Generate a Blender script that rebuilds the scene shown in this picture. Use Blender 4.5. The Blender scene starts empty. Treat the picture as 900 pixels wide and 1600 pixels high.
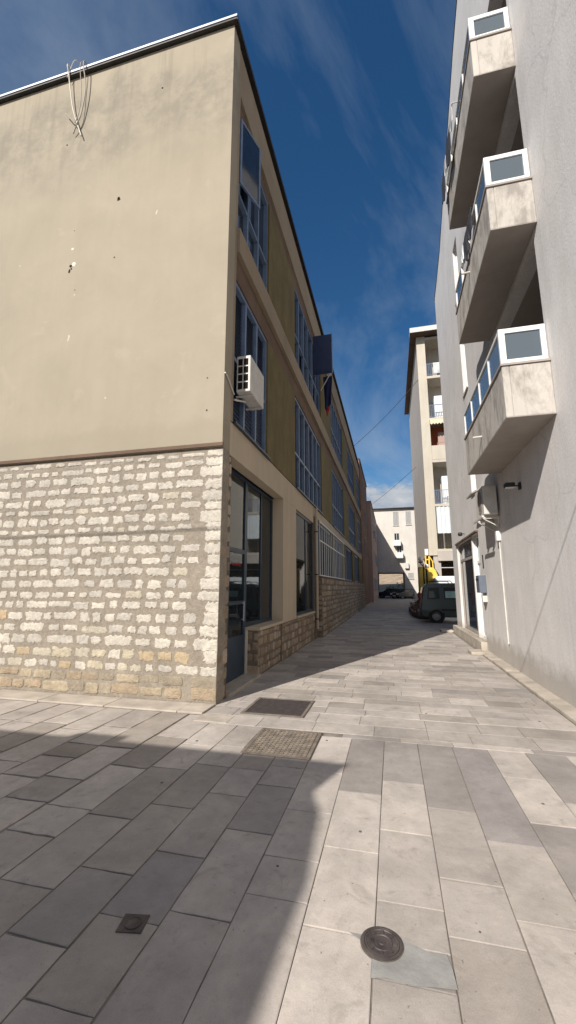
import bpy, math, random
from mathutils import Vector, Matrix, noise as mn
R = math.radians
random.seed(7)
scene = bpy.context.scene
COL = bpy.context.scene.collection

# ------------------------------------------------------------------ materials
def new_mat(name):
    m = bpy.data.materials.new(name); m.use_nodes = True
    nt = m.node_tree; nt.nodes.clear()
    out = nt.nodes.new('ShaderNodeOutputMaterial'); b = nt.nodes.new('ShaderNodeBsdfPrincipled')
    nt.links.new(b.outputs[0], out.inputs[0])
    return m, nt, b
def nz(nt, vec, scale, detail=4, rough=.55, dist=0):
    n = nt.nodes.new('ShaderNodeTexNoise'); n.inputs['Scale'].default_value = scale
    n.inputs['Detail'].default_value = detail; n.inputs['Roughness'].default_value = rough
    n.inputs['Distortion'].default_value = dist
    nt.links.new(vec, n.inputs['Vector']); return n.outputs['Fac']
def ramp(nt, fac, stops):
    r = nt.nodes.new('ShaderNodeValToRGB'); e = r.color_ramp.elements
    while len(e) < len(stops): e.new(.5)
    for i, (p, c) in enumerate(stops):
        e[i].position = p; e[i].color = (c, c, c, 1) if not hasattr(c, '__len__') else (*c, 1)
    nt.links.new(fac, r.inputs[0]); return r.outputs[0]
def mix(nt, fac, a, b, mode='MIX'):
    n = nt.nodes.new('ShaderNodeMix'); n.data_type = 'RGBA'; n.blend_type = mode
    for sock, v in ((n.inputs[0], fac), (n.inputs[6], a), (n.inputs[7], b)):
        if hasattr(v, 'is_linked'): nt.links.new(v, sock)
        elif hasattr(v, '__len__'): sock.default_value = (*v, 1)
        else: sock.default_value = v
    return n.outputs[2]
def math_(nt, op, a, b=None, clamp=False):
    n = nt.nodes.new('ShaderNodeMath'); n.operation = op; n.use_clamp = clamp
    for i, v in enumerate((a, b)):
        if v is None: continue
        if hasattr(v, 'is_linked'): nt.links.new(v, n.inputs[i])
        else: n.inputs[i].default_value = v
    return n.outputs[0]
def pos(nt):
    return nt.nodes.new('ShaderNodeNewGeometry').outputs['Position']
def scaled(nt, v, s):
    m = nt.nodes.new('ShaderNodeMapping'); m.inputs['Scale'].default_value = s
    nt.links.new(v, m.inputs['Vector']); return m.outputs[0]
def bump(nt, b, h, strength=.3, dist=.01):
    n = nt.nodes.new('ShaderNodeBump'); n.inputs['Strength'].default_value = strength
    n.inputs['Distance'].default_value = dist
    nt.links.new(h, n.inputs['Height']); nt.links.new(n.outputs[0], b.inputs['Normal'])
def simple(name, col, rough=.6, metal=0, var=.12, scale=6, bs=0, bd=.004, spec=.5, bscale=60):
    m, nt, b = new_mat(name); p = pos(nt)
    f = nz(nt, p, scale, 5, .6)
    lo = tuple(c*(1-var) for c in col); hi = tuple(min(1, c*(1+var)) for c in col)
    c = mix(nt, ramp(nt, f, [(.3, 0.), (.7, 1.)]), lo, hi)
    nt.links.new(c, b.inputs['Base Color'])
    b.inputs['Roughness'].default_value = rough; b.inputs['Metallic'].default_value = metal
    b.inputs['Specular IOR Level'].default_value = spec
    if bs: bump(nt, b, nz(nt, p, bscale, 4), bs, bd)
    return m
def attr_mat(name, rough=.75, nscale=14, nvar=.2, bs=.5, bd=.01, bscale=45, pits=False, veins=False, spec=.3):
    m, nt, b = new_mat(name); p = pos(nt)
    a = nt.nodes.new('ShaderNodeAttribute'); a.attribute_name = 'Col'; a.attribute_type = 'GEOMETRY'
    f = nz(nt, p, nscale, 8, .65)
    c = mix(nt, 1., a.outputs['Color'], ramp(nt, f, [(.25, 1-nvar), (.75, 1+nvar*.6)]), 'MULTIPLY')
    f2 = nz(nt, p, nscale*.12, 5, .65, .6)
    c = mix(nt, 1., c, ramp(nt, f2, [(.3, .80), (.7, 1.10)]), 'MULTIPLY')
    if veins:
        f3 = nz(nt, scaled(nt, p, (1.6, .8, 1)), 2.2, 6, .6, .7)
        c = mix(nt, ramp(nt, f3, [(.44, 0.), (.52, .16), (.62, 0.)]), c, (.30, .28, .27))
    if pits:
        f4 = nz(nt, p, 38, 2, .5)
        c = mix(nt, ramp(nt, f4, [(.70, 0.), (.76, .6)]), c, (.10, .09, .085))
        f5 = nz(nt, p, 5.2, 3, .7, .8)
        c = mix(nt, ramp(nt, f5, [(.57, 0.), (.74, .42)]), c, (.19, .165, .14))
        f7 = nz(nt, p, 1.1, 7, .7, .4)
        c = mix(nt, 1., c, ramp(nt, f7, [(.32, .80), (.55, 1.03)]), 'MULTIPLY')
        f8 = nz(nt, p, 17, 6, .75, .3)
        c = mix(nt, ramp(nt, f8, [(.55, 0.), (.72, .35)]), c, (.20, .17, .14))
        f6 = nz(nt, p, 190, 2, .6)
        c = mix(nt, 1., c, ramp(nt, f6, [(.3, .9), (.7, 1.07)]), 'MULTIPLY')
    nt.links.new(c, b.inputs['Base Color']); b.inputs['Roughness'].default_value = rough
    b.inputs['Specular IOR Level'].default_value = spec
    bump(nt, b, nz(nt, p, bscale, 7, .65), bs, bd)
    return m

def plaster(name, col, stain=None, var=.08, bs=.35, bd=.006, bscale=40, streak=.045, kind='plain'):
    m, nt, b = new_mat(name); p = pos(nt)
    sep = nt.nodes.new('ShaderNodeSeparateXYZ'); nt.links.new(p, sep.inputs[0])
    f = nz(nt, p, .9, 6, .6, .4)
    c = mix(nt, ramp(nt, f, [(.3, 0.), (.7, 1.)]), tuple(x*(1-var) for x in col), tuple(x*(1+var) for x in col))
    st = nz(nt, scaled(nt, p, (2.6, 2.6, .22)), 1.6, 5, .65)
    c = mix(nt, 1., c, ramp(nt, st, [(.35, 1-streak), (.6, 1.03)]), 'MULTIPLY')
    if kind == 'gable':
        # weathering band under the roof: grey algae with a wavy lower rim
        wob = math_(nt, 'MULTIPLY', nz(nt, scaled(nt, p, (1, 1, .5)), .8, 5, .6), 2.6)
        d = math_(nt, 'ADD', sep.outputs['Z'], wob)
        band = ramp(nt, math_(nt, 'DIVIDE', d, 16.), [(.645, 0.), (.735, .75), (.79, .7), (.82, 0.)])
        band2 = mix(nt, 1., band, ramp(nt, nz(nt, p, 2.2, 6, .7), [(.38, .1), (.6, 1.)]), 'MULTIPLY')
        c = mix(nt, band2, c, tuple(x*y for x, y in zip(col, (.66, .69, .72))))
        ro = ramp(nt, nz(nt, scaled(nt, p, (3.2, 3.2, .12)), 1.4, 5, .7), [(.50, 0.), (.66, .5)])
        ro = mix(nt, 1., ro, ramp(nt, math_(nt, 'DIVIDE', sep.outputs['Z'], 14.), [(.62, 0.), (.86, 1.)]), 'MULTIPLY')
        c = mix(nt, ro, c, tuple(x*.62 for x in col))
        # repaired strip near the bottom, irregular paler patches
        low = ramp(nt, math_(nt, 'DIVIDE', math_(nt, 'ADD', sep.outputs['Z'], math_(nt, 'MULTIPLY', nz(nt, p, 2.5, 6, .7), .5)), 10.), [(.435, .45), (.452, 0.)])
        c = mix(nt, low, c, tuple(x*.86 for x in col))
        pt = ramp(nt, nz(nt, p, 1.7, 5, .6, .5), [(.62, 0.), (.68, .3)])
        c = mix(nt, pt, c, tuple(min(1, x*1.2) for x in col))
        sp = ramp(nt, nz(nt, scaled(nt, p, (1, 1, .45)), 9, 2, .5), [(.765, 0.), (.78, .8)])
        c = mix(nt, sp, c, (.62, .56, .47))
    if kind == 'rough':
        f3 = nz(nt, scaled(nt, p, (1, 1, .8)), 1.1, 7, .7, .5)
        c = mix(nt, ramp(nt, f3, [(.42, 0.), (.66, .35)]), c, tuple(x*.82 for x in col))
        f4 = nz(nt, p, 26, 5, .7)
        c = mix(nt, 1., c, ramp(nt, f4, [(.3, .86), (.7, 1.06)]), 'MULTIPLY')
        f9 = ramp(nt, nz(nt, scaled(nt, p, (2.2, 2.2, .10)), 1.5, 6, .7, .2), [(.55, 0.), (.70, .30)])
        c = mix(nt, f9, c, tuple(x*.62 for x in col))
        # splashed dirt along the foot
        d = math_(nt, 'SUBTRACT', sep.outputs['Z'], math_(nt, 'MULTIPLY', nz(nt, p, 3, 6, .7), .6))
        c = mix(nt, ramp(nt, d, [(.0, .5), (.22, 0.)]), c, (.25, .21, .16))
        # one hairline crack network, faint
        v = nt.nodes.new('ShaderNodeTexVoronoi'); v.feature = 'DISTANCE_TO_EDGE'; v.inputs['Scale'].default_value = .33
        w = nt.nodes.new('ShaderNodeVectorMath'); w.operation = 'ADD'
        wn = nt.nodes.new('ShaderNodeTexNoise'); wn.inputs['Scale'].default_value = 1.3; nt.links.new(p, wn.inputs['Vector'])
        nt.links.new(p, w.inputs[0]); nt.links.new(wn.outputs['Color'], w.inputs[1]); nt.links.new(w.outputs[0], v.inputs['Vector'])
        c = mix(nt, ramp(nt, v.outputs['Distance'], [(.0, .35), (.006, 0.)]), c, tuple(x*.55 for x in col))
    if stain == 'green':
        f5 = nz(nt, scaled(nt, p, (1, 1, .5)), 2.4, 6, .7)
        c = mix(nt, ramp(nt, f5, [(.4, 0.), (.62, .6)]), c, tuple(x*y for x, y in zip(col, (.62, .66, .6))))
    if stain == 'balcony':
        f5 = nz(nt, scaled(nt, p, (2.4, 2.4, 1.)), 1.6, 7, .72, .4)
        c = mix(nt, ramp(nt, f5, [(.45, 0.), (.62, .7)]), c, (.22, .20, .18))
    nt.links.new(c, b.inputs['Base Color']); b.inputs['Roughness'].default_value = .9
    b.inputs['Specular IOR Level'].default_value = .2
    bump(nt, b, nz(nt, p, bscale, 6, .6), bs, bd)
    return m

def glass_dark(name, col=(.015, .02, .03), rough=.06):
    m, nt, b = new_mat(name); p = pos(nt)
    nt.links.new(mix(nt, ramp(nt, nz(nt, p, 3, 4), [(.3, 0.), (.7, 1.)]), col, tuple(c*1.8 for c in col)), b.inputs['Base Color'])
    b.inputs['Roughness'].default_value = rough; b.inputs['IOR'].default_value = 1.5
    bump(nt, b, nz(nt, p, 1.5, 2), .08, .02)
    return m
def glass_clear(name, tint=(.55, .62, .66), opac=.35):
    m, nt, b = new_mat(name)
    out = [n for n in nt.nodes if n.type == 'OUTPUT_MATERIAL'][0]
    t = nt.nodes.new('ShaderNodeBsdfTransparent'); t.inputs[0].default_value = (*tint, 1)
    g = nt.nodes.new('ShaderNodeBsdfGlossy'); g.inputs['Roughness'].default_value = .03; g.inputs[0].default_value = (.85, .9, .95, 1)
    fr = nt.nodes.new('ShaderNodeFresnel'); fr.inputs[0].default_value = 1.5
    bp = nt.nodes.new('ShaderNodeBump'); bp.inputs['Strength'].default_value = .06; bp.inputs['Distance'].default_value = .02
    nt.links.new(nz(nt, pos(nt), 1.3, 2), bp.inputs['Height']); nt.links.new(bp.outputs[0], g.inputs['Normal'])
    b.inputs['Base Color'].default_value = (.25, .32, .38, 1); b.inputs['Roughness'].default_value = .2
    s1 = nt.nodes.new('ShaderNodeMixShader'); s1.inputs[0].default_value = opac
    nt.links.new(t.outputs[0], s1.inputs[1]); nt.links.new(b.outputs[0], s1.inputs[2])
    s2 = nt.nodes.new('ShaderNodeMixShader'); nt.links.new(fr.outputs[0], s2.inputs[0])
    nt.links.new(s1.outputs[0], s2.inputs[1]); nt.links.new(g.outputs[0], s2.inputs[2])
    nt.links.new(s2.outputs[0], out.inputs[0])
    return m

M = dict(
 gable=plaster('gable_plaster', (.352, .307, .236), kind='gable', var=.06, bs=.25, streak=.0),
 beige=plaster('beige_plaster', (.31, .25, .18), var=.1),
 fascia=plaster('fascia_paint', (.50, .42, .32), var=.05, bs=.15),
 olive=plaster('olive_render', (.19, .15, .075), stain='green', var=.12, bs=.7, bd=.01),
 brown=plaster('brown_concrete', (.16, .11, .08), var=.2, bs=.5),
 grey_rough=plaster('rough_grey_render', (.70, .672, .65), kind='rough', bs=.45, bd=.008, bscale=30, streak=.03),
 balcony=plaster('balcony_concrete', (.50, .465, .42), stain='balcony', var=.06, bs=.3),
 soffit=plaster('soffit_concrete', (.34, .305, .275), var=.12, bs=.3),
 shutter_grey=simple('faded_shutter', (.36,.36,.36), .7, var=.15),
 far=plaster('far_plaster', (.60, .565, .51), var=.06),
 pale=plaster('pale_plaster', (.50, .46, .40), var=.06),
 cream=plaster('cream_plaster', (.52, .47, .385), var=.05),
 tower_side=plaster('tower_side_plaster', (.44, .40, .36), var=.06),
 pink=plaster('pink_plaster', (.42, .30, .26), var=.08),
 stone=attr_mat('rubble_stone', rough=.88, nscale=22, nvar=.30, bs=.8, bd=.014, bscale=46),
 slab=attr_mat('paving_limestone', rough=.66, nscale=7, nvar=.15, bs=.4, bd=.006, bscale=26, pits=True, veins=True),
 kerb=simple('kerb_stone', (.42, .37, .31), .75, var=.25, scale=3, bs=.5, bd=.006),
 mortar_dark=simple('packed_joint_dirt', (.10,.085,.07), .95, var=.35, scale=25, bs=.6),
 mortar=simple('joint_mortar', (.20, .175, .15), .95, var=.35, scale=9, bs=.6),
 asphalt=simple('asphalt_ground', (.10, .095, .09), .9, var=.3, scale=5, bs=.6),
 patch=simple('cement_patch', (.27, .265, .25), .9, var=.18, scale=9, bs=.5),
 frame=simple('blue_grey_paint', (.14, .20, .31), .45, var=.15),
 navy=simple('navy_paint', (.014, .034, .062), .4, var=.2),
 navy2=simple('navy_shutter_paint', (.02, .032, .085), .5, var=.25),
 louver=simple('louver_paint', (.075, .10, .17), .5, var=.2),
 dark=simple('dark_metal', (.03, .028, .027), .5, metal=.4, var=.3),
 iron=simple('cast_iron', (.085, .070, .066), .6, metal=.35, var=.4, scale=14, bs=.6, bd=.003),
 iron2=simple('worn_iron', (.22, .185, .15), .6, metal=.25, var=.35, scale=10, bs=.6, bd=.003),
 white=simple('white_paint', (.78, .78, .76), .4, var=.05),
 offwhite=simple('weathered_white', (.58, .56, .52), .55, var=.12),
 alu=simple('aluminium_flashing', (.42, .44, .49), .5, metal=.3, var=.08),
 pane=glass_dark('dark_window_glass'),
 pane_blue=glass_clear('blue_rail_glass', (.45, .58, .66), .5),
 shopglass=glass_clear('shop_glass', (.5, .52, .55), .06),
 interior=simple('shop_interior', (.12, .10, .085), .8, var=.2),
 intwhite=simple('interior_white', (.5, .5, .49), .6, var=.1),
 cable=simple('cable_sheath', (.34, .30, .25), .6, var=.1),
 cable_pale=simple('pale_cable_sheath', (.62, .57, .48), .6, var=.1),
 gum=simple('old_gum', (.11,.095,.085), .85, var=.2),
 hole=simple('broken_plaster', (.05,.036,.026), .95, spec=.05, var=.4),
 vent=simple('vent_dark', (.015,.013,.012), .95, spec=.05),
 black=simple('black_plastic', (.02, .02, .02), .45, var=.2),
 tyre=simple('tyre_rubber', (.022, .022, .022), .85, var=.2),
 yellow=simple('yellow_paint', (.80, .54, .08), .4, var=.08),
 vanpaint=simple('grey_green_car_paint', (.085, .11, .108), .3, var=.04, metal=.2),
 bluepaint=simple('dark_blue_car_paint', (.02, .03, .06), .25, var=.05),
 darkpaint=simple('charcoal_car_paint', (.035, .037, .042), .25, var=.05),
 whitecar=simple('white_car_paint', (.75, .76, .77), .3, var=.03),
 mailblue=simple('mailbox_paint', (.12, .14, .18), .45, var=.1),
 red=simple('red_cloth', (.50, .04, .03), .8, var=.15),
 bluecloth=simple('dark_blue_cloth', (.012, .018, .065), .85, var=.3),
 darkcloth=simple('dark_cloth', (.03, .03, .04), .9, var=.3),
 orange=plaster('terracotta_plaster', (.55, .20, .11), var=.08),
 awn=simple('awning_fabric', (.72, .60, .42), .8, var=.08),
 blind=simple('striped_blind', (.66, .70, .70), .7, var=.08),
 teal=simple('teal_paper', (.03, .20, .25), .6),
 rim=simple('wheel_metal', (.28, .28, .28), .4, metal=.4, var=.1),
 lampglass=simple('opal_glass', (.80, .78, .74), .25, var=.03),
 redlight=simple('tail_light', (.25, .015, .01), .25),
 soil=simple('planter_soil', (.10, .055, .035), .95, var=.4, scale=12),
 terracotta=simple('brick_edging', (.12, .065, .048), .9, var=.3, scale=8, bs=.5),
 leaf=simple('leaves', (.05, .065, .022), .7, var=.5, scale=4),
 bark=simple('bark', (.12, .09, .065), .9, var=.3),
 hill=simple('hillside_earth', (.33, .25, .17), .95, var=.35, scale=.8, bs=.8, bd=.05, bscale=5),
 paint_line=simple('worn_road_paint', (.42, .40, .37), .8, var=.3, scale=14),
 plasterwhite=simple('white_wall_paint', (.72, .72, .70), .8, var=.05),
)

# ------------------------------------------------------------------ mesh builder
def root_of(o):
    while o.parent: o = o.parent
    return o
class MB:
    def __init__(s): s.v = []; s.f = []; s.c = []; s.cur = (.5, .5, .5)
    def face(s, idx): s.f.append(tuple(idx)); s.c.append(s.cur)
    def poly(s, pts):
        n = len(s.v); s.v += [tuple(p) for p in pts]; s.face(range(n, n+len(pts)))
    def box(s, x0, x1, y0, y1, z0, z1, fn=None):
        n = len(s.v)
        P = [(x0,y0,z0),(x1,y0,z0),(x1,y1,z0),(x0,y1,z0),(x0,y0,z1),(x1,y0,z1),(x1,y1,z1),(x0,y1,z1)]
        s.v += [fn(p) for p in P] if fn else P
        for q in ((3,2,1,0),(4,5,6,7),(0,1,5,4),(1,2,6,5),(2,3,7,6),(3,0,4,7)): s.face([n+i for i in q])
        return s
    def prism(s, pts, a0, a1, axis='y'):
        # pts 2D outline, extruded along axis
        def mk(p, a): return (p[0], a, p[1]) if axis == 'y' else (a, p[0], p[1]) if axis == 'x' else (p[0], p[1], a)
        n = len(s.v); k = len(pts)
        s.v += [mk(p, a0) for p in pts] + [mk(p, a1) for p in pts]
        s.face([n+i for i in range(k)]); s.face([n+k+i for i in reversed(range(k))])
        for i in range(k): s.face([n+i, n+(i+1)%k, n+k+(i+1)%k, n+k+i][::-1])
        return s
    def tube(s, pts, r, seg=8, caps=True):
        pts = [Vector(p) for p in pts]; rings = []
        for i, p in enumerate(pts):
            d = (pts[min(i+1, len(pts)-1)] - pts[max(i-1, 0)]).normalized()
            up = Vector((0,0,1)) if abs(d.z) < .9 else Vector((1,0,0))
            a = d.cross(up).normalized(); b = a.cross(d)
            rr = r[i] if hasattr(r, '__len__') else r
            n = len(s.v); s.v += [tuple(p + a*rr*math.cos(2*math.pi*k/seg) + b*rr*math.sin(2*math.pi*k/seg)) for k in range(seg)]
            rings.append(n)
        for i in range(len(rings)-1):
            for k in range(seg): s.face([rings[i]+k, rings[i]+(k+1)%seg, rings[i+1]+(k+1)%seg, rings[i+1]+k])
        if caps: s.face([rings[0]+k for k in reversed(range(seg))]); s.face([rings[-1]+k for k in range(seg)])
        return s
    def lathe(s, prof, c, axis='z', seg=24):
        # prof: (r, h)
        n = len(s.v); k = len(prof)
        for i in range(seg):
            a = 2*math.pi*i/seg
            for r, h in prof:
                x, y = r*math.cos(a), r*math.sin(a)
                s.v.append({'z': (c[0]+x, c[1]+y, c[2]+h), 'y': (c[0]+x, c[1]+h, c[2]+y), 'x': (c[0]+h, c[1]+x, c[2]+y)}[axis])
        for i in range(seg):
            j = (i+1) % seg
            for q in range(k-1): s.face([n+i*k+q, n+j*k+q, n+j*k+q+1, n+i*k+q+1])
        return s
    def build(s, name, m, parent=None, smooth=False, label=None, bevel=0, local=False):
        off = Vector((0,0,0))
        if parent is not None and not local:
            off = root_of(parent).location
        me = bpy.data.meshes.new(name)
        me.from_pydata([tuple(Vector(v)-off) for v in s.v], [], s.f); me.update()
        at = me.attributes.new('Col', 'FLOAT_COLOR', 'FACE')
        at.data.foreach_set('color', [x for c in s.c for x in (*c, 1.)])
        me.materials.append(m)
        import bmesh
        bm = bmesh.new(); bm.from_mesh(me); bmesh.ops.recalc_face_normals(bm, faces=bm.faces); bm.to_mesh(me); bm.free()
        if smooth: me.polygons.foreach_set('use_smooth', [True]*len(me.polygons))
        o = bpy.data.objects.new(name, me); COL.objects.link(o)
        if parent is not None: o.parent = parent
        if label: o['label'] = label
        if bevel:
            b = o.modifiers.new('bevel', 'BEVEL'); b.width = bevel; b.segments = 2; b.limit_method = 'ANGLE'
        return o
def thing(name, label, cat, loc=(0,0,0), group=None, rz=0):
    o = bpy.data.objects.new(name, None); COL.objects.link(o); o.location = loc; o.rotation_euler = (0,0,rz)
    o.empty_display_size = .2
    o['label'] = label; o['category'] = cat
    if group: o['group'] = group
    return o
def tag(o, label, cat, group=None):
    o['label'] = label; o['category'] = cat
    if group: o['group'] = group
    return o
def struct(o, kind='structure'): o['kind'] = kind; return o

# facade frame: u along facade, v up, w outward
def fx(X, sgn):   # plane x = X, outward sgn*x ; u = y
    return lambda p: (X+sgn*p[2], p[0], p[1])
def fy(Y, sgn=-1):
    return lambda p: (p[0], Y+sgn*p[2], p[1])

def window(parent, F, u0, u1, v0, v1, nb=1, rows=(), fw=.05, depth=.06, fmat='frame', louv=(), lmat='louver', pmat='pane', sill=False, name='window'):
    """window = frame mesh (part) with pane / shutter meshes as sub-parts"""
    f = MB()
    def b(m, a0, a1, b0, b1, c0, c1): m.box(a0, a1, b0, b1, c0, c1, F)
    b(f, u0, u0+fw, v0, v1, 0, depth); b(f, u1-fw, u1, v0, v1, 0, depth)
    b(f, u0+fw, u1-fw, v0, v0+fw, 0, depth-.003); b(f, u0+fw, u1-fw, v1-fw, v1, 0, depth-.003)
    W = (u1-u0)/nb
    for i in range(1, nb):
        b(f, u0+i*W-fw*.55, u0+i*W+fw*.55, v0+fw, v1-fw, 0, depth-.006)
    ys = [v0] + list(rows) + [v1]
    for r in rows:
        for i in range(nb): b(f, u0+i*W+fw, u0+(i+1)*W-fw*.6, r-fw*.5, r+fw*.5, 0, depth-.009)
    fo = f.build(name, M[fmat], parent)
    pm = MB(); sm = MB(); anys = anyp = False
    for i in range(nb):
        for j in range(len(ys)-1):
            a0, a1, c0, c1 = u0+i*W+fw*.8, u0+(i+1)*W-fw*.8, ys[j]+fw*.8, ys[j+1]-fw*.8
            if louv == 'all' or (i, j) in louv:
                anys = True; sm = MB(); n = max(4, int((c1-c0)/.075)); h = (c1-c0)/n
                for k in range(n):
                    z0 = c0+k*h
                    P = [(a0, z0, .045), (a1, z0, .045), (a1, z0+h*.85, .018), (a0, z0+h*.85, .018)]
                    sm.poly([F(p) for p in P])
                    sm.poly([F((p[0], p[1]-.012, p[2])) for p in reversed(P)])
                # backing and stiles
                b(sm, a0, a1, c0, c1, .0, .012)
                for e in (a0, a1-.035): b(sm, e, e+.035, c0, c1, .012, .05)
                sm.build('shutter', M[lmat], fo)
            else:
                anyp = True; b(pm, a0, a1, c0, c1, .005, .018)
    if anyp: pm.build('pane', M[pmat], fo)
    if sill:
        s = MB(); b(s, u0-.05, u1+.05, v0-.05, v0-.003, 0, depth+.06); s.build('sill', M['offwhite'], fo)
    return fo

def rubble(m, F, u0, u1, v0, v1, ch=.175, wmin=.14, wmax=.5, gap=.06, pal=None, jag=.16, depth=.02, bottom=None, rnd=random, end_stone=None, ucut=None):
    v = v0
    while v < v1-.05:
        h = ch*rnd.uniform(.8, 1.15)
        if v+h > v1-.04: h = v1-v
        u = u0 + rnd.uniform(-.2, 0)
        row = []
        while u < u1:
            w = rnd.choice((rnd.uniform(wmin, wmax*.6), rnd.uniform(wmin, wmax*.6), rnd.uniform(wmin*1.3, wmax)))
            row.append([max(u, u0), min(u+w, u1)]); u += w + gap*rnd.uniform(.7, 2.2)
        if end_stone and row:
            row = [r for r in row if r[1] < u1-.25] ; row.append([u1-rnd.uniform(.16, .42), u1]); 
            if len(row) > 1 and row[-2][1] > row[-1][0]-gap: row[-1][0] = row[-2][1]+gap
        for a, bb in row:
            if bb-a < .05: continue
            last = bb >= u1-1e-4
            hh = (h-gap)*rnd.uniform(.68, 1.0); cy = v+h/2+rnd.uniform(-.014, .014)
            if last and end_stone: hh = (h-gap*.5)
            cx, hw, h2 = (a+bb)/2, (bb-a)/2, hh/2
            if hw > .17 and rnd.random() < .12: h2 *= 1.1
            k = max(4, int(hw*2/.028)); kk = max(3, int(hh/.026))
            per = [(-hw+2*hw*i/k, -h2) for i in range(k)] + [(hw, -h2+2*h2*i/kk) for i in range(kk)] + \
                  [(hw-2*hw*i/k, h2) for i in range(k)] + [(-hw, h2-2*h2*i/kk) for i in range(kk)]
            sk = rnd.uniform(-.12, .12); cr = rnd.uniform(.03, .14)
            sd = rnd.random()*100
            pts = []
            for (x, y) in per:
                e = abs(x/hw)**6*abs(y/h2)**6
                s_ = 1-cr*e
                jx = (mn.noise((cx*7+x*30, y*30+cy*7, sd)))*jag*.14; jy = (mn.noise((x*26+sd, cy+y*26, 3.1)))*jag*.13
                jx += rnd.uniform(-1, 1)*jag*.035; jy += rnd.uniform(-1, 1)*jag*.035
                xx = cx + x*s_ + jx*min(1, h2*9) + sk*y*.5
                if last and end_stone and x > hw-.01: xx = u1
                yy = cy + y*s_ + jy*min(1, h2*9)
                pts.append((min(xx, u1), min(max(yy, v0+.005), v1-.002)))
            base = pal(cx, cy, rnd)
            m.cur = base
            d = depth*rnd.uniform(.5, 1.2)
            n = len(m.v); K = len(pts)
            m.v += [F((x, y, 0.)) for x, y in pts]
            m.v += [F((cx+(x-cx)*.95, cy+(y-cy)*.9, d*rnd.uniform(.5, .9))) for x, y in pts]
            m.v += [F((cx+(x-cx)*.55, cy+(y-cy)*.5, d*rnd.uniform(.8, 1.3))) for x, y in pts]
            m.v.append(F((cx, cy, d)))
            for r_ in (0, K):
                for i in range(K): m.face([n+r_+i, n+r_+(i+1)%K, n+r_+K+(i+1)%K, n+r_+K+i])
            for i in range(K): m.face([n+2*K+i, n+2*K+(i+1)%K, n+3*K])
        v += h

# ================================================================== GROUND
g = MB(); g.box(-260, 260, -160, 320, -.4, -.06)
struct(g.build('ground', M['asphalt']))
g = MB(); g.box(-30, 2.27, -14, 80, -.055, -.007); g.box(2.27, 30, 16.9, 80, -.055, -.007)
struct(g.build('paving_bed', M['mortar']))

PALE, MID, WARM, GREY, LAV, OLD = (.50,.448,.398), (.432,.385,.345), (.375,.332,.29), (.325,.293,.268), (.325,.293,.278), (.33,.29,.25)
sl = MB()
def slab(x0, x1, y0, y1, col, gap=.007, rough=0.):
    rr = random.uniform
    g2 = gap/2
    c = [(x0+g2, y0+g2), (x1-g2, y0+g2), (x1-g2, y1-g2), (x0+g2, y1-g2)]
    j = .0015+rough*.006
    c = [(x+rr(-j, j), y+rr(-j, j)) for x, y in c]
    t = rr(-.001, .001); z = 0+t
    tl = [rr(-.0008, .0008)*(1+rough*3) for _ in range(4)]
    kk_ = rr(.90, 1.07); sl.cur = tuple(k*kk_ for k in col)
    # subdivided rim so old slabs get uneven edges
    n = len(sl.v)
    out = []
    for i in range(4):
        a, b = c[i], c[(i+1) % 4]
        k = 1 if rough == 0 else 5
        for q in range(k):
            s_ = q/k; jj = rough*.007 if q else 0
            out.append((a[0]+(b[0]-a[0])*s_+rr(-jj, jj), a[1]+(b[1]-a[1])*s_+rr(-jj, jj), tl[i]*(1-s_)+tl[(i+1)%4]*s_))
    cx, cy = (x0+x1)/2, (y0+y1)/2; K = len(out)
    ins = .004+.004*rough
    def inn(x, y): return (x-math.copysign(min(ins, abs(x-cx)), x-cx), y-math.copysign(min(ins, abs(y-cy)), y-cy))
    sl.v += [(x, y, -.006) for x, y, e in out]
    sl.v += [(x, y, z-.002+e) for x, y, e in out]
    sl.v += [(*inn(x, y), z+e) for x, y, e in out]
    for r_ in (0, K):
        for i in range(K): sl.face([n+r_+i, n+r_+(i+1)%K, n+r_+K+(i+1)%K, n+r_+K+i])
    sl.face([n+2*K+i for i in range(K)])
YE = 4.88
cols = [ # x0, x1, cross joints (known), colours from the top
 (-.49, -.15, [3.67, 2.92, 2.28, 1.45, .7], [GREY, PALE, PALE, PALE, MID]),
 (-.15, .185, [3.93, 3.19, 2.53, 2.27, 2.08, 1.3, .6], [GREY, PALE, MID, MID, GREY, MID, PALE]),
 (.185, .52, [3.565, 2.785, 2.375, 1.5, .8], [GREY, MID, MID, WARM, PALE]),
 (.52, .855, [3.225, 2.555, 1.7, .9], [LAV, PALE, PALE, MID]),
 (.855, 1.195, [4.26, 3.52, 2.82, 2.0, 1.2], [PALE, PALE, GREY, MID, PALE]),
 (1.195, 1.55, [3.88, 3.2, 2.4, 1.6], [GREY, PALE, MID, PALE]),
 (1.55, 1.90, [4.3, 3.5, 2.7, 1.9], [PALE, MID, GREY, PALE]),
 (-.83, -.49, [3.98, 3.30, 2.75, 2.415, 1.5, .7], [PALE, PALE, PALE, PALE, MID, MID]),
 (-1.16, -.83, [4.0, 3.62, 2.96, 2.21, 1.4, .6], [MID, MID, GREY, MID, MID, WARM]),
 (-1.49, -1.16, [3.87, 3.39, 2.63, 2.11, 1.66, .8], [WARM, MID, MID, LAV, WARM, MID]),
 (-1.84, -1.49, [4.35, 3.87, 3.13, 2.39, 1.90, 1.1], [MID, MID, WARM, WARM, GREY, MID]),
 (-2.20, -1.84, [4.3, 3.72, 2.9, 2.19, 1.5, .7], [PALE, PALE, WARM, MID, WARM, MID]),
]
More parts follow.
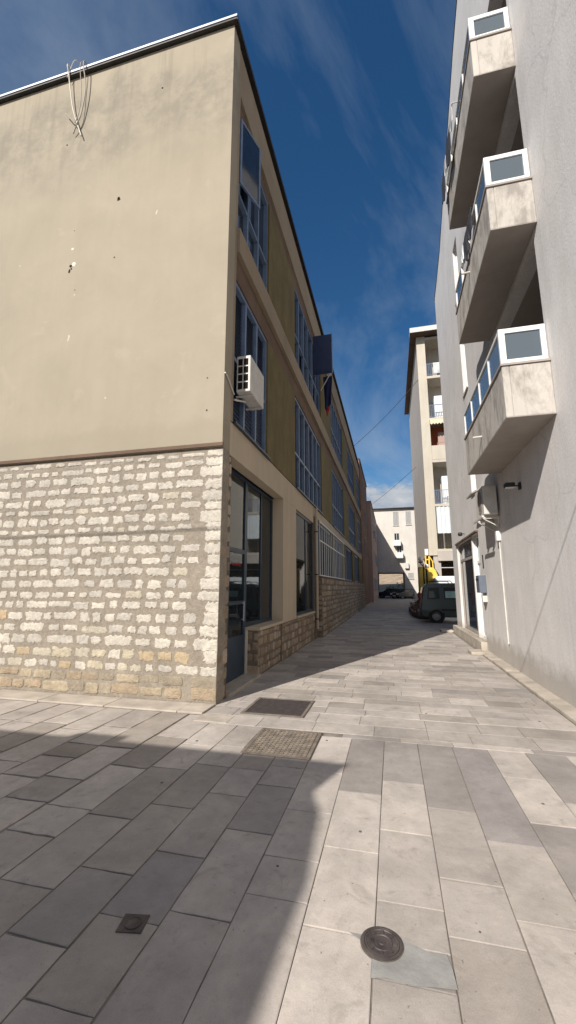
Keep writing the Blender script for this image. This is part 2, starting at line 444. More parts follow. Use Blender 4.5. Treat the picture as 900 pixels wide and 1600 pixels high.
def column(x0, x1, joints, cc, top, gap, rough):
    ys = [top] + joints; y = joints[-1]
    while y > -6: y -= random.uniform(.5, .85); ys.append(y)
    for i in range(len(ys)-1):
        c = cc[i] if i < len(cc) else random.choice((PALE, MID, WARM, GREY))
        slab(x0, x1, ys[i+1], ys[i], c, gap, rough)
for x0, x1, J, cc in cols:
    left = x1 < -.8
    column(x0, x1, J, cc, 5.0 if x1 < -.6 else YE, .010 if left else .0058, .35 if left else 0)
x = -2.20; k = 0
lj = {0: [4.45, 3.67, 2.94, 2.59, 1.9], 1: [4.05, 3.34, 2.95, 2.2, 1.6], 2: [4.6, 4.05, 3.71, 3.28, 2.6]}
while x > -9.5:
    w = .40 if k < 3 else random.uniform(.36, .46)
    J = lj.get(k) or [random.uniform(4.2, 4.7), 3.7+random.uniform(-.2, .2), 3.0, 2.3]
    if k == 1: cc = [OLD, PALE, MID, PALE]
    else: cc = [random.choice((PALE, MID, OLD)) for _ in range(5)]
    column(x-w, x, J, cc, 5.27, .022, 1.0)
    x -= w; k += 1
slab(1.90, 2.03, -6, YE, MID)
# rows across the alley
def rows(xa, xb, y0, y1, xlim=None):
    y = y0; r = 0
    while y < y1:
        d = random.choice((.27, .31, .35)) if y < 20 else .34
        x = xa - random.uniform(0, .5)
        while x < xb:
            w = random.uniform(.42, .78)
            a, b = max(x, xa), min(x+w, xb)
            if b-a > .06:
                c = random.choices((PALE, MID, WARM, GREY), (5, 5, 2, 1.3))[0]
                slab(a, b, y, min(y+d, y1), c, .005)
            x += w
        y += d; r += 1
rows(-.6, 2.03, YE, 5.0)
rows(-2.43, 2.03, 5.0, 5.72)
rows(-2.46, 2.03, 5.72, 16.9)
rows(-2.46, 14., 16.9, 27.9)
rows(-2.46, 2.55, 27.9, 64.9)
struct(sl.build('street_paving', M['slab']))
gs = random.Random(5)
for k in range(26):
    gx, gy, gr = gs.uniform(-2.2, 1.9), gs.uniform(1.7, 7.5), gs.uniform(.006, .016)
    q = MB(); q.lathe([(gr, .001), (gr*.9, .0032), (0, .0036)], (gx, gy, 0), seg=10); tag(q.build('gum_spot', M['gum']), 'small dark flattened spot of gum stuck on the paving', 'gum spot', 'gum spots on the paving')

# kerb strips
kb = MB(); x = -9.5
while x < -2.5:
    w = random.uniform(.7, 1.2); kb.box(x, min(x+w, -2.43)-.008, 5.28, 5.69, -.006, .012+random.uniform(0, .01)); x += w
kb.box(-2.43, -2.0, 5.02, 5.3, -.005, .006)
struct(kb.build('kerb_strip', M['kerb'], bevel=.006))
kb = MB(); y = -6
while y < 11.7:
    w = random.uniform(.8, 1.3); y2 = min(y+w, 11.8)
    kb.box(2.04, 2.30, y, y2-.008, -.006, .035+random.uniform(0, .012)); y += w
struct(kb.build('wall_kerb', M['kerb'], bevel=.008))

# painted parking line, worn
ln = MB()
ln.poly([(1.27,19.05,.005),(1.39,19.1,.005),(2.30,17.1,.005),(2.20,16.98,.005)])
ln.poly([(1.62,19.05,.005),(1.70,19.07,.005),(2.6,18.4,.005),(2.55,18.33,.005)])
struct(ln.build('parking_line', M['paint_line']))

# cement repair next to the round cover
pc = MB(); pts = [(-.155,2.275),(-.02,2.30),(.08,2.262),(.165,2.265),(.18,2.19),(.188,2.10),(.10,2.09),(.02,2.075),(-.09,2.085),(-.155,2.07)]
pc.poly([(x, y, .0035) for x, y in pts]); pc.poly([(-.27,2.285,.0035),(-.2,2.245,.0035),(-.155,2.2,.0035),(-.155,2.285,.0035)][::-1])
struct(pc.build('cement_patch', M['patch']))

# ---- covers
def rect_cover(name, label, x0, x1, y0, y1, grid, mat_, cat):
    t = thing(name, label, cat, ((x0+x1)/2, (y0+y1)/2, 0))
    f = MB(); e = .035; z1 = .010
    f.box(x0, x0+e, y0, y1, .001, z1); f.box(x1-e, x1, y0, y1, .001, z1); f.box(x0+e, x1-e, y0, y0+e, .001, z1-.001); f.box(x0+e, x1-e, y1-e, y1, .001, z1-.001)
    f.build('frame', M['iron2'], t)
    f = MB(); f.box(x0-.014, x1+.014, y0-.014, y1+.014, -.004, .0014); f.build('joint', M['mortar_dark'], t)
    c = MB()
    a0, a1, b0, b1 = x0+e+.006, x1-e-.006, y0+e+.006, y1-e-.006
    c.box(a0, a1, b0, b1, .0015, .0045)
    if grid:
        nx, ny = grid; dx, dy = (a1-a0)/nx, (b1-b0)/ny
        for i in range(nx+1): xx = a0+(a1-a0-.012)*i/nx; c.box(xx, xx+.012, b0, b1, .0045, .0098)
        for j in range(ny+1): yy = b0+(b1-b0-.012)*j/ny; c.box(a0, a1, yy, yy+.012, .0045, .0103)
    else:
        nn = 16
        for i in range(nn):
            for j in range(nn):
                cx, cy = a0+(i+.5)*(a1-a0)/nn, b0+(j+.5)*(b1-b0)/nn; s_ = .009
                d = (1 if (i+j) % 2 else -1)
                c.poly([(cx-s_, cy-s_*.3*d, .0062), (cx+s_*.2, cy-s_*.6, .0062), (cx+s_, cy+s_*.3*d, .0062), (cx-s_*.2, cy+s_*.6, .0062)])
    c.build('cover_plate' if not grid else 'grating', M[mat_], t)
rect_cover('manhole_cover', 'dark flat rectangular steel cover nearest the corner of the stone wall', -1.97, -1.15, 5.45, 6.245, None, 'iron', 'manhole cover')
rect_cover('drain_grate', 'rusty square grate with a grid of small cells in the paving', -1.52, -.83, 4.2, 4.945, (13, 13), 'iron2', 'drain grate')
t = thing('utility_cover', 'round cast iron cover with a ring of ribs beside a cement patch', 'manhole cover', (-.115, 2.255, 0))
q = MB(); q.lathe([(.098,-.004),(.098,.0042),(.093,.0046),(.0,.0046)], (-.115,2.255,0), seg=40); q.build('joint', M['mortar_dark'], t)
q = MB(); q.lathe([(.092,.001),(.092,.008),(.084,.010),(.080,.010),(.078,.005),(.0,.005)], (-.115,2.255,0), seg=48); q.build('rim', M['iron'], t)
q = MB(); q.lathe([(.0775,.0052),(.0775,.010),(.070,.011),(.068,.008),(.048,.008),(.046,.0115),(.040,.0115),(.038,.008),(.016,.008),(.014,.012),(.0,.012)], (-.115,2.255,0), seg=48)
for i in range(8):
    a = i*math.pi/4; ca, sa = math.cos(a), math.sin(a)
    q.box(.049, .067, -.006, .006, .0082, .0118, lambda p: (-.115+p[0]*ca-p[1]*sa, 2.255+p[0]*sa+p[1]*ca, p[2]))
q.build('lid', M['iron'], t)
t = thing('valve_cover', 'small square cover with a round lid lying in the shadow', 'manhole cover', (-1.285, 2.085, 0))
q = MB()
rot = lambda p: (-1.285+(p[0]-p[1])*.7071*1.0, 2.085+(p[0]+p[1])*.7071, p[2])
rot = lambda p: (-1.285+p[0]*.98-p[1]*.17, 2.085+p[0]*.17+p[1]*.98, p[2])
q.box(-.062, .062, -.055, .055, .001, .006, rot); q.build('frame', M['iron'], t)
q = MB(); q.lathe([(.040,.0062),(.040,.009),(.034,.009),(.033,.007),(.0,.0078)], (-1.285,2.085,0), seg=32); q.build('lid', M['iron'], t)

# ================================================================== STONE FRONTED BUILDING (left)
LX = -2.44
A = thing('corner_building', 'three storey building with white rubble stone base and beige plaster gable', 'building', (-7, 20, 0))
w = MB()
w.box(-13, LX, 5.68, 5.98, 3.74, 12.075)
w.build('gable_wall', M['gable'], A)
# holes broken in the plaster
def blob(m, cx, cz, r, y, n=9, el=1.):
    sd = random.random()*50
    m.poly([(cx+r*math.cos(a)*(1+.5*mn.noise((math.cos(a)+sd, math.sin(a), 0))), y, cz+el*r*math.sin(a)*(1+.5*mn.noise((math.cos(a), math.sin(a)+sd, 0)))) for a in [2*math.pi*i/n for i in range(n)]])
for cx, cz, r, el in ((-4.67,8.77,.035,1),(-4.68,8.80,.025,1.),(-5.60,7.53,.03,1.),(-5.62,7.43,.025,1.8),(-5.58,7.47,.02,1.),(-4.66,7.52,.015,1),(-3.9,11.1,.02,1),(-2.72,4.35,.015,1),(-2.73,4.9,.012,1),(-5.6,8.3,.01,1),(-6.0,10.4,.018,1),(-5.45,7.0,.01,1)):
    h = MB(); blob(h, cx, cz, r, 5.677, el=el); h.build('plaster_hole', M['hole'], A)
for cx, cz, r, el in ((-5.53,7.56,.045,1),(-5.6,7.9,.03,1),(-5.45,6.9,.012,1)):
    h = MB(); blob(h, cx, cz, r, 5.6785, el=el); h.build('plaster_patch', M['cable_pale'], A)
# coping
w = MB(); w.box(-13.1, LX+.07, 5.60, 36.4, 12.077, 12.11); w.box(-13.0, LX-.1, 5.99, 36.35, 12.0, 12.06); w.build('roof_slab', M['dark'], A)
w = MB(); w.box(-13.12, LX+.08, 5.585, 5.60, 12.12, 12.16); w.box(-13.12, LX+.08, 5.585, 5.9, 12.16, 12.168); w.build('roof_flashing', M['alu'], A)
w = MB(); w.box(LX+.072, LX+.085, 5.602, 36.4, 12.06, 12.16); w.build('roof_edge', M['dark'], A)
# string course
w = MB(); w.box(-13, LX+.012, 5.665, 5.70, 3.745, 3.80); w.build('string_course', M['brown'], A)
# stone cladding of the gable base
rs = random.Random(11)
def pal_white(u, v, r):
    if v < .42: return r.choice(((.44,.37,.27),(.42,.35,.25),(.36,.30,.22),(.47,.41,.31)))
    if v < .62: 
        if r.random() < .5: return r.choice(((.50,.44,.33),(.48,.38,.25),(.50,.45,.36)))
    q = r.random()
    if q < .012: return (.50,.38,.25)
    if q < .06: return (.50,.45,.36)
    if q < .25: return (.50,.46,.40)
    k = r.uniform(.92, 1.05); return (.575*k,.53*k,.455*k)
m = MB(); F = fy(5.715)
m.cur = (.31,.268,.215); m.box(-13, LX, 5.716, 5.98, -.05, 3.738)
# subtle swelling mortar face
rubble(m, F, -9.3, LX, .36, 3.70, ch=.168, gap=.042, wmin=.12, wmax=.48, pal=pal_white, end_stone=True, rnd=rs, depth=.009, jag=.42)
def pal_low(u, v, r): k = r.uniform(.85, 1.1); return r.choice(((.38*k,.30*k,.21*k),(.42*k,.35*k,.25*k),(.33*k,.28*k,.21*k)))
rubble(m, F, -9.3, LX, .03, .36, ch=.165, gap=.02, wmin=.2, wmax=.5, pal=pal_low, end_stone=True, rnd=rs, depth=.012, jag=.2)
m.build('stone_cladding', M['stone'], A)
# quoin return on the alley side
def pal_brown(u, v, r): k = r.uniform(.75, 1.15); return r.choice(((.40*k,.31*k,.225*k),(.44*k,.36*k,.28*k),(.33*k,.25*k,.18*k)))
m = MB(); m.cur = (.15,.12,.09); m.box(LX-.28, LX-.012, 5.982, 6.10, -.05, 3.70)
m.cur = (.22,.18,.14); m.box(LX-.2, LX-.011, 5.73, 5.982, -.05, 3.70)
rubble(m, fx(LX-.012, 1), 5.725, 6.10, 0, 3.70, ch=.22, gap=.022, wmin=.16, wmax=.34, pal=pal_brown, rnd=rs, depth=.014, jag=.08)
m.build('corner_stones', M['stone'], A)

# core volumes behind the facade
w = MB(); w.box(-13, -2.62, 5.98, 36.2, 4.05, 12.0); w.box(-13, -6.2, 5.98, 36.2, -.05, 4.05); w.box(-6.2, -2.62, 13.45, 36.2, -.05, 4.05)
w.box(-13, LX, 36.2, 36.4, -.05, 12.0)
w.build('inner_wall', M['interior'], A)
# shop floor
w = MB(); w.box(-6.2, -2.78, 5.98, 13.45, -.05, .03); w.build('shop_floor', M['interior'], A)
# alley facade
wins = [(6.10,8.10),(10.75,15.30),(18.2,22.8),(25.6,30.2),(32.9,35.9)]
w = MB()   # beige bits: pilaster, ledges, top band
w.box(-2.6, LX, 5.982, 6.08, 4.28, 12.0)
w.build('pilaster', M['beige'], A)
w = MB()
for z0, z1, p in ((7.50, 8.0, .05),(10.95, 11.99, .0)):
    w = MB(); w.box(-2.6, LX+p, 6.08, 36.2, z0, z1); w.build('floor_band', M['beige'], A)
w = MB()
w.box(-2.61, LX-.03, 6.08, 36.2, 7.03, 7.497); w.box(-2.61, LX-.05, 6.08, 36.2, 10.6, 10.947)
w.build('recessed_band', M['brown'], A)  # brown strips set back below the beige floor bands
w = MB()
for z0, z1 in ((4.30, 7.027),(8.003, 10.597)):
    for i in range(len(wins)):
        a = wins[i][1]; b = wins[i+1][0] if i+1 < len(wins) else 36.2
        w = MB(); w.box(-2.605, LX-.01, a, b, z0, z1); w.build('render_panel', M['olive'], A)
for fl, (z0, z1) in enumerate(((4.30, 7.02),(8.005, 10.59))):
    for i, (a, b) in enumerate(wins):
        nb = 3 if i == 0 else 6 if i < 4 else 4
        Fq = fx(-2.6, 1)
        if fl == 0 and i == 0:
            window(A, Fq, a, b, z0, z1, 3, (5.53,), fw=.07, depth=.11, louv='all')
        elif fl == 1 and i == 0:
            window(A, Fq, a, b, z0, z1, 3, (8.95,), fw=.06, depth=.11)
        elif fl == 0:
            window(A, Fq, a, b, z0, z1, nb, (5.35,), fw=.065, depth=.11, louv=[(0,0),(3,1)] if i < 3 else ())
        else:
            window(A, Fq, a, b, z0, z1, nb, (9.05,), fw=.06, depth=.11, louv=[(1,0),(4,0),(5,0)] if i == 1 else ())
# sill under first floor windows
for a, b in wins: w = MB(); w.box(LX-.02, LX+.06, a-.03, b+.03, 4.262, 4.298); w.build('sill', M['navy'], A)
# open sash pushed outwards on the first bay of top floor
w = MB(); Fo = lambda p: (-2.47+p[0]*.28+p[2]*.96, 6.14+p[0]*.96-p[2]*.28, p[1])
w.box(0, .05, 9.05, 10.5, 0, .04, Fo); w.box(.62, .67, 9.05, 10.5, 0, .04, Fo); w.box(.05, .62, 9.05, 9.1, 0, .038, Fo); w.box(.05, .62, 10.45, 10.5, 0, .038, Fo)
so = w.build('open_sash', M['frame'], A)
w = MB(); w.box(.045, .625, 9.09, 10.46, .012, .024, Fo); w.build('pane', M['pane'], so)
# shutter leaf standing open
w = MB(); w.box(-2.44, -1.76, 13.68, 13.72, 9.14, 10.66); w.box(-2.42, -1.78, 13.665, 13.68, 9.2, 10.6)
so = w.build('open_shutter', M['navy2'], A, label='dark blue shutter leaf standing open square to the facade')
w = MB(); w.box(-1.762, -1.735, 13.66, 13.735, 9.12, 10.68); w.build('edge_strip', M['frame'], so)
# fascia over the shop
w = MB()
w.box(-2.66, LX, 5.982, 13.4, 3.70, 4.26); w.box(-2.61, LX, 13.4, 36.2, 3.95, 4.26)
w.box(-2.77, LX, 9.42, 10.80, -.02, 3.698)
w.build('shop_fascia', M['fascia'], A)
# low stone wall under the shop window
m = MB(); m.cur = (.20,.165,.13)
m.box(-2.80, -2.472, 7.67, 9.417, -.03, .81); m.box(-2.471, -2.436, 9.30, 13.38, -.03, .81); m.box(-2.80, -2.472, 10.803, 13.38, -.03, .81)
rubble(m, fx(-2.47, 1), 7.67, 9.30, 0, .80, ch=.17, gap=.02, wmin=.13, wmax=.3, pal=pal_brown, rnd=rs, depth=.012, jag=.08)
rubble(m, fx(-2.435, 1), 9.30, 13.38, 0, .80, ch=.17, gap=.02, wmin=.13, wmax=.3, pal=pal_brown, rnd=rs, depth=.012, jag=.08)
rubble(m, fy(7.67), -2.80, -2.472, 0, .80, ch=.2, gap=.02, wmin=.13, wmax=.3, pal=pal_brown, rnd=rs, depth=.012, jag=.08)
m.build('low_stone_wall', M['stone'], A)
w = MB(); w.box(-2.76, -2.42, 7.64, 9.417, .812, .865); w.build('window_ledge', M['fascia'], A); w = MB(); w.box(-2.76, -2.40, 10.803, 13.35, .812, .865); w.build('window_ledge', M['fascia'], A)
w = MB(); w.box(-2.82, -2.40, 6.10, 7.665, -.004, .05); w.build('door_step', M['kerb'], A, bevel=.006)
w = MB(); w.box(-2.70, -2.66, 7.60, 7.64, .05, .81); w.build('white_pipe', M['offwhite'], A)
# shop door
f = MB(); X0, X1 = -2.76, -2.70
f.box(X0, X1, 6.10, 6.16, .05, 3.70); f.box(X0, X1, 7.50, 7.58, .05, 3.70); f.box(X0, X1-.003, 6.16, 7.50, 2.22, 2.30); f.box(X0, X1-.003, 6.16, 7.50, 3.64, 3.70)
f.box(X0, X1-.003, 6.16, 7.50, .05, .75); f.box(X0, X1+.004, 6.68, 6.75, .75, 2.22); f.box(X0, X1-.002, 6.75, 7.50, 1.3, 1.36)
d = f.build('shop_door', M['navy'], A)
f = MB(); f.box(-2.74, -2.725, 6.16, 7.50, .75, 2.22); f.box(-2.74, -2.725, 6.16, 7.50, 2.30, 3.64); f.build('pane', M['shopglass'], d)
f = MB(); f.tube([(-2.66,7.40,1.0),(-2.66,7.40,1.35)], .012); f.tube([(-2.70,7.40,1.03),(-2.66,7.40,1.03)], .008); f.tube([(-2.70,7.40,1.32),(-2.66,7.40,1.32)], .008); f.build('handle', M['alu'], d)
# notices behind the glass of the door
for (a, b, c0, c1, mm, nm) in ((6.85,7.38,1.90,2.12,'intwhite','notice'),(6.9,7.05,1.55,1.75,'intwhite','notice'),(7.15,7.27,1.62,1.70,'intwhite','notice'),(6.80,7.05,.83,1.22,'teal','poster'),(7.12,7.32,.9,1.2,'blind','poster'),(7.2,7.32,.78,.86,'intwhite','notice')):
    f = MB(); f.box(-2.746, -2.742, a, b, c0, c1); f.build(nm, M[mm], d)
# lettering scribble of the notice: red handwriting on white sheet
f = MB()
for k in range(9):
    y = 6.9+k*.052
    f.tube([(-2.723, y, 2.0+.015*math.sin(k*2.1)), (-2.723, y+.018, 2.045+.01*math.cos(k)), (-2.723, y+.035, 1.985), (-2.723, y+.05, 2.01)], .0022, 4)
f.build('notice_writing', M['red'], d)
# shop windows
def shop_window(a, b, mulls, z0=.868, dx=0):
    X0, X1 = -2.76+dx, -2.70+dx
    f = MB(); f.box(X0, X1, a, a+.05, z0, 3.69); f.box(X0, X1, b-.05, b, z0, 3.69); f.box(X0, X1-.003, a+.05, b-.05, z0, z0+.07); f.box(X0, X1-.003, a+.05, b-.05, 3.63, 3.69)
    for mu in mulls: f.box(X0, X1-.004, mu-.02, mu+.02, z0+.07, 3.63)
    wn = f.build('shop_window', M['navy'], A)
    g_ = MB(); g_.box(X0+.02, X0+.035, a+.04, b-.04, z0+.06, 3.64); g_.build('pane', M['shopglass'], wn)
    return wn
sw = shop_window(7.585, 9.41, (8.55,))
sw2 = shop_window(10.805, 13.38, (12.3,), dx=.22)
# things inside the shop
t = thing('shop_counter', 'long pale counter standing behind the shop window', 'counter', (-4.3, 8.6, .03))
f = MB(); f.box(-4.6, -4.0, 7.4, 10.2, .03, 1.0); f.build('body', M['intwhite'], t); f = MB(); f.box(-4.65, -3.95, 7.35, 10.25, 1.003, 1.05); f.build('counter_top', M['alu'], t)
f = MB(); f.box(-3.2, -3.19, 8.05, 8.35, 1.1, 1.6); tag(f.build('hanging_sheet', M['intwhite']), 'pale paper sheet hanging inside the large shop window', 'sheet')
f = MB(); f.box(-6.17, -6.12, 10.6, 13.2, 1.9, 2.8); tag(f.build('reflection_panel', M['yellow']), 'yellow board on the shop back wall standing for a reflection in the narrow window', 'panel')  # added yellow board imitates a reflection in the shop glass
# curtain in upper part of big window
def curtain(a, b, z0, z1, X, nm, lab):
    f = MB(); n = 60
    for i in range(n):
        u0_, u1_ = a+(b-a)*i/n, a+(b-a)*(i+1)/n
        k = lambda u: X+.03*math.sin(u*38)+.012*math.sin(u*91)
        f.poly([(k(u0_), u0_, z0), (k(u1_), u1_, z0), (k(u1_), u1_, z1), (k(u0_), u0_, z1)])
    return f.build(nm, M['offwhite'])
tag(curtain(8.65, 9.35, 2.25, 3.6, -2.95, 'curtain', ''), 'pale folded curtain behind the upper part of the large shop window', 'curtain')
tag(curtain(7.65, 8.5, 2.9, 3.6, -2.98, 'curtain', ''), 'short gathered curtain strip at the top of the shop window next to the door', 'curtain')
# downpipe
t = thing('downpipe', 'grey downpipe running down beside the narrow shop window', 'pipe', (-2.36, 13.5, 0))
f = MB(); f.tube([(-2.36,13.50,.3),(-2.36,13.50,4.2)], .045, 12); f.build('pipe', M['fascia'], t)
for z in (.6,2.0,3.4): f = MB(); f.box(-2.45,-2.30,13.44,13.56,z,z+.03); f.build('bracket', M['dark'], t)
# long plinth of brown stone
m = MB(); m.cur = (.20,.165,.13)
m.box(-2.66, -2.42, 13.40, 13.88, -.05, 3.9)
m.box(-2.60, -2.262, 13.88, 36.1, -.05, 1.93)
rubble(m, fx(-2.26, 1), 13.88, 36.1, 0, 1.93, ch=.19, gap=.025, wmin=.2, wmax=.5, pal=pal_brown, rnd=rs, depth=.015, jag=.08)
rubble(m, fy(13.88), -2.6, -2.262, 0, 1.93, ch=.19, gap=.022, wmin=.12, wmax=.3, pal=pal_brown, rnd=rs, depth=.012, jag=.08)
m.build('stone_plinth', M['stone'], A)
w = MB(); w.box(-2.6, -2.24, 13.86, 36.12, 1.932, 1.97); w.build('plinth_cap', M['brown'], A)
# ground floor windows behind bars
for a, b in ((14.3,18.0),(18.4,22.0),(23.4,27.5),(29.,33.)):
    window(A, fx(-2.61, 1), a, b, 2.0, 3.9, 5, (), fw=.06, depth=.08, louv=[(0,0),(1,0)])
for a, b in ((22.0,23.4),(27.5,29.),(33.,36.2),(18.0,18.4)): w = MB(); w.box(-2.605, LX-.01, a, b, 1.972, 3.947); w.build('ground_floor_panel', M['olive'], A)
bar = MB(); y = 14.30
while y < 22.1: bar.box(-2.395, -2.378, y, y+.03, 2.02, 3.85); y += .50
for z in (2.0, 3.2, 3.86): bar.box(-2.405, -2.37, 14.28, 22.15, z, z+.035)
bar.build('window_grille', M['white'], A)

# outdoor unit of the air conditioner (left)
def ac_unit(label, x0, x1, y0, y1, z0, z1, facing, grid_side=False, fan=True):
    t = thing('air_conditioner', label, 'air conditioner', ((x0+x1)/2, (y0+y1)/2, z0))
    b = MB(); b.box(x0, x1, y0, y1, z0, z1); b.build('casing', M['offwhite'], t, bevel=.015)
    fr = MB(); xf = x1 if facing > 0 else x0; s_ = facing
    yc, zc, r = y0+(y1-y0)*.42, (z0+z1)/2, min(z1-z0, y1-y0)*.40
    fr.lathe([(r, 0), (r, .012*s_), (r-.02, .014*s_), (r-.025, .004*s_), (0, .004*s_)], (xf, yc, zc), 'x', 28)
    for i in range(5):
        rr = r*(i+1)/6; fr.lathe([(rr-.004, .010*s_), (rr+.004, .010*s_), (rr+.004, .014*s_), (rr-.004, .014*s_)], (xf, yc, zc), 'x', 28)
    if fan: fr.build('fan_grille', M['soffit'], t)
    if grid_side:
        gr = MB()
        h_, w_ = z1-z0-.08, x1-x0-.03
        for i in range(2):
            for j in range(4):
                a = x0+.03+i*(w_-.02)/2; c = z0+.05+j*h_/4
                gr.box(a, a+(w_-.02)/2-.022, y0-.006, y0+.01, c, c+h_/4-.028)
        gr.build('side_vent', M['vent'], t)
    wallx = x0 if facing > 0 else x1
    for y in (y0+.12, y1-.14):
        br = MB(); br.box(wallx-.05 if facing > 0 else x0-.02, x1+.02 if facing > 0 else wallx+.02, y, y+.03, z0-.035, z0-.004)
        br.build('bracket', M['offwhite'], t)
    return t
t = ac_unit('white air conditioner box hanging in front of the louvered shutters', -2.42, -2.17, 6.15, 6.92, 4.84, 5.50, 1, True, fan=False)
p = MB(); p.tube([(-2.36,6.45,4.80),(-2.42,6.2,4.72),(-2.44,6.12,4.7)], .018); p.build('hose', M['offwhite'], t)
f = MB(); f.tube([(-2.425,5.67,4.95),(-2.42,5.75,4.93),(-2.42,6.06,4.76)], .014); tag(f.build('conduit', M['offwhite']), 'short pale conduit crossing the plaster pilaster at the building corner', 'conduit')

# flag and red streamer
def cloth(pts_top, drop, m, name, parent=None, amp=.05, n=12, k=9, taper=.0):
    f = MB(); grid = []
    (x0,y0,z0),(x1,y1,z1) = pts_top
    for j in range(n+1):
        row = []
        for i in range(k+1):
            s_, t_ = i/k, j/n
            wv = amp*math.sin(s_*9+t_*3)*(t_*.8+.2)
            s2 = .5+(s_-.5)*(1-taper*t_)
            row.append(len(f.v)); f.v.append((x0+(x1-x0)*s2+wv*.3, y0+(y1-y0)*s2+wv, z0+(z1-z0)*s2-drop*t_*(1+.08*math.sin(s_*5))))
        grid.append(row)
    for j in range(n):
        for i in range(k): f.face([grid[j][i], grid[j][i+1], grid[j+1][i+1], grid[j+1][i]])
    o = f.build(name, M[m], parent, smooth=True)
    s = o.modifiers.new('thick', 'SOLIDIFY'); s.thickness = .008
    return o
t = thing('flag', 'limp dark blue flag with a red tip hanging below the open shutter', 'flag', (-2.3, 15.6, 8.6))
f = MB(); f.tube([(-2.44,15.3,9.3),(-1.95,15.3,10.15)], .018); f.build('pole', M['offwhite'], t)
cloth(((-2.38,15.6,10.05),(-2.0,15.6,10.05)), 1.35, 'bluecloth', 'cloth', t, taper=.3)
cloth(((-2.33,15.62,8.75),(-2.12,15.6,8.75)), .38, 'red', 'cloth', t, taper=.7, amp=.03)

# roof cables hanging over the gable
def cable(pts, r, name, label, m='cable', group=None):
    P = [Vector(p) for p in pts]; out = []
    for i in range(len(P)-1):
        a, b, c, d = P[max(i-1,0)], P[i], P[i+1], P[min(i+2, len(P)-1)]
        for k in range(6):
            t_ = k/6; out.append(.5*((2*b)+(c-a)*t_+(2*a-5*b+4*c-d)*t_*t_+(3*b-a-3*c+d)*t_**3))
    out.append(P[-1]); f = MB(); f.tube(out, r, 8)
    return tag(f.build(name, M[m], smooth=True), label, 'cable', group)
cable([(-6.0,6.2,12.2),(-6.05,5.56,12.27),(-6.05,5.58,12.04),(-5.99,5.6,11.65),(-5.89,5.61,11.18),(-5.77,5.62,10.82),(-5.62,5.62,10.43)], .012, 'hanging_cable', 'pale cable hanging from the roof in the left strand of the bundle', 'cable_pale')
cable([(-5.7,6.2,12.2),(-5.68,5.56,12.25),(-5.61,5.59,11.59),(-5.66,5.6,10.99),(-5.74,5.6,10.74),(-5.83,5.63,10.57)], .012, 'hanging_cable', 'brown cable hanging from the roof in the right strand of the bundle')
cable([(-5.72,6.2,12.2),(-5.74,5.56,12.26),(-5.70,5.585,11.5),(-5.70,5.58,11.0),(-5.77,5.58,10.75)], .008, 'hanging_cable', 'thin cable hanging close to the brown right strand')
cable([(-6.05,5.61,11.11),(-5.93,5.60,10.95),(-5.81,5.585,10.8),(-5.76,5.585,10.7)], .010, 'hanging_cable', 'short stray cable end sticking out left of the knot')
cable([(-5.9,6.2,12.25),(-5.88,5.6,12.36),(-6.02,5.57,12.2),(-6.09,5.58,12.0)], .008, 'hanging_cable', 'pale cable end looped over the roof edge', 'cable_pale')

# ================================================================== GREY APARTMENT BUILDING (right)
RX = 2.27
Bd = thing('apartment_building', 'grey rendered apartment block with three stacked concrete balconies', 'building', (8, 5, 0))
log = [(6.10, 9.3, 4.10, 6.74), (6.05, 9.2, 7.0, 9.70), (6.05, 9.2, 9.98, 12.6)]
w = MB()
Yn, Yf = -14., 16.78
T = .25
# outer skin split around openings
def skin(y0, y1, z0, z1): w.box(RX, RX+T, y0, y1, z0, z1)
dz0, dz1 = .30, 3.05
skin(Yn, 6.05, -.1, 13.4)
skin(6.05, 9.3, -.1, 4.10)
skin(6.05, 6.10, 4.10, 6.74)
skin(6.05, 9.3, 6.74, 7.0); skin(9.2, 9.3, 7.0, 9.70); skin(6.05, 9.3, 9.70, 9.98); skin(9.2, 9.3, 9.98, 12.6); skin(6.05, 9.3, 12.6, 13.4)
skin(9.3, 11.60, -.1, 13.4)
skin(11.60, 12.25, 3.05, 4.15); skin(11.60, 12.25, 5.3, 7.1); skin(11.60, 12.25, 8.9, 10.1); skin(11.60, 12.25, 11.9, 13.4); skin(11.60, 11.86, -.1, 3.05)
skin(11.86, 15.68, -.1, .24); skin(12.25, 15.68, 3.05, 13.4); skin(15.68, Yf, -.1, 13.4)
skin(12.80, 12.92, .24, 3.05)
w.prism([(Yn, 13.4), (Yf, 13.4), (16.78, 13.65), (16.2, 13.72), (14.6, 14.05), (9.9, 16.25), (8.6, 16.6), (5, 17.2), (Yn, 17.4)], RX, RX+T, 'x')
w.box(RX+T, 14, Yf-.25, Yf, -.1, 13.3)
w.box(RX+T, 14, Yn, Yn+.25, -.1, 13.3)
w.build('wall', M['grey_rough'], Bd)
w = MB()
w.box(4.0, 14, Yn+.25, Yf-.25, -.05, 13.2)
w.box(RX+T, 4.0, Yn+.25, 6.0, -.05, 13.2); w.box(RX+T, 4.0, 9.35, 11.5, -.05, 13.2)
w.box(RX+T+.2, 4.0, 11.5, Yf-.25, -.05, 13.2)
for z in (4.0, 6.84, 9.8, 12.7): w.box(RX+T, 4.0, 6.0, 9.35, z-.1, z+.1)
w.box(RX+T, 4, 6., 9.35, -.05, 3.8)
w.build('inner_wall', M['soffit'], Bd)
w = MB(); w.prism([(Yf+.12, 13.66),(Yf+.12, 13.74),(16.2, 13.80),(14.6, 14.12),(9.9, 16.32),(8.6, 16.67),(5, 17.27),(Yn, 17.5),(Yn, 17.42),(5,17.2),(8.6,16.6),(9.9,16.25),(14.6,14.05),(16.2,13.72)], RX-.012, RX+.4, 'x')
w.build('roof_edge', M['dark'], Bd)
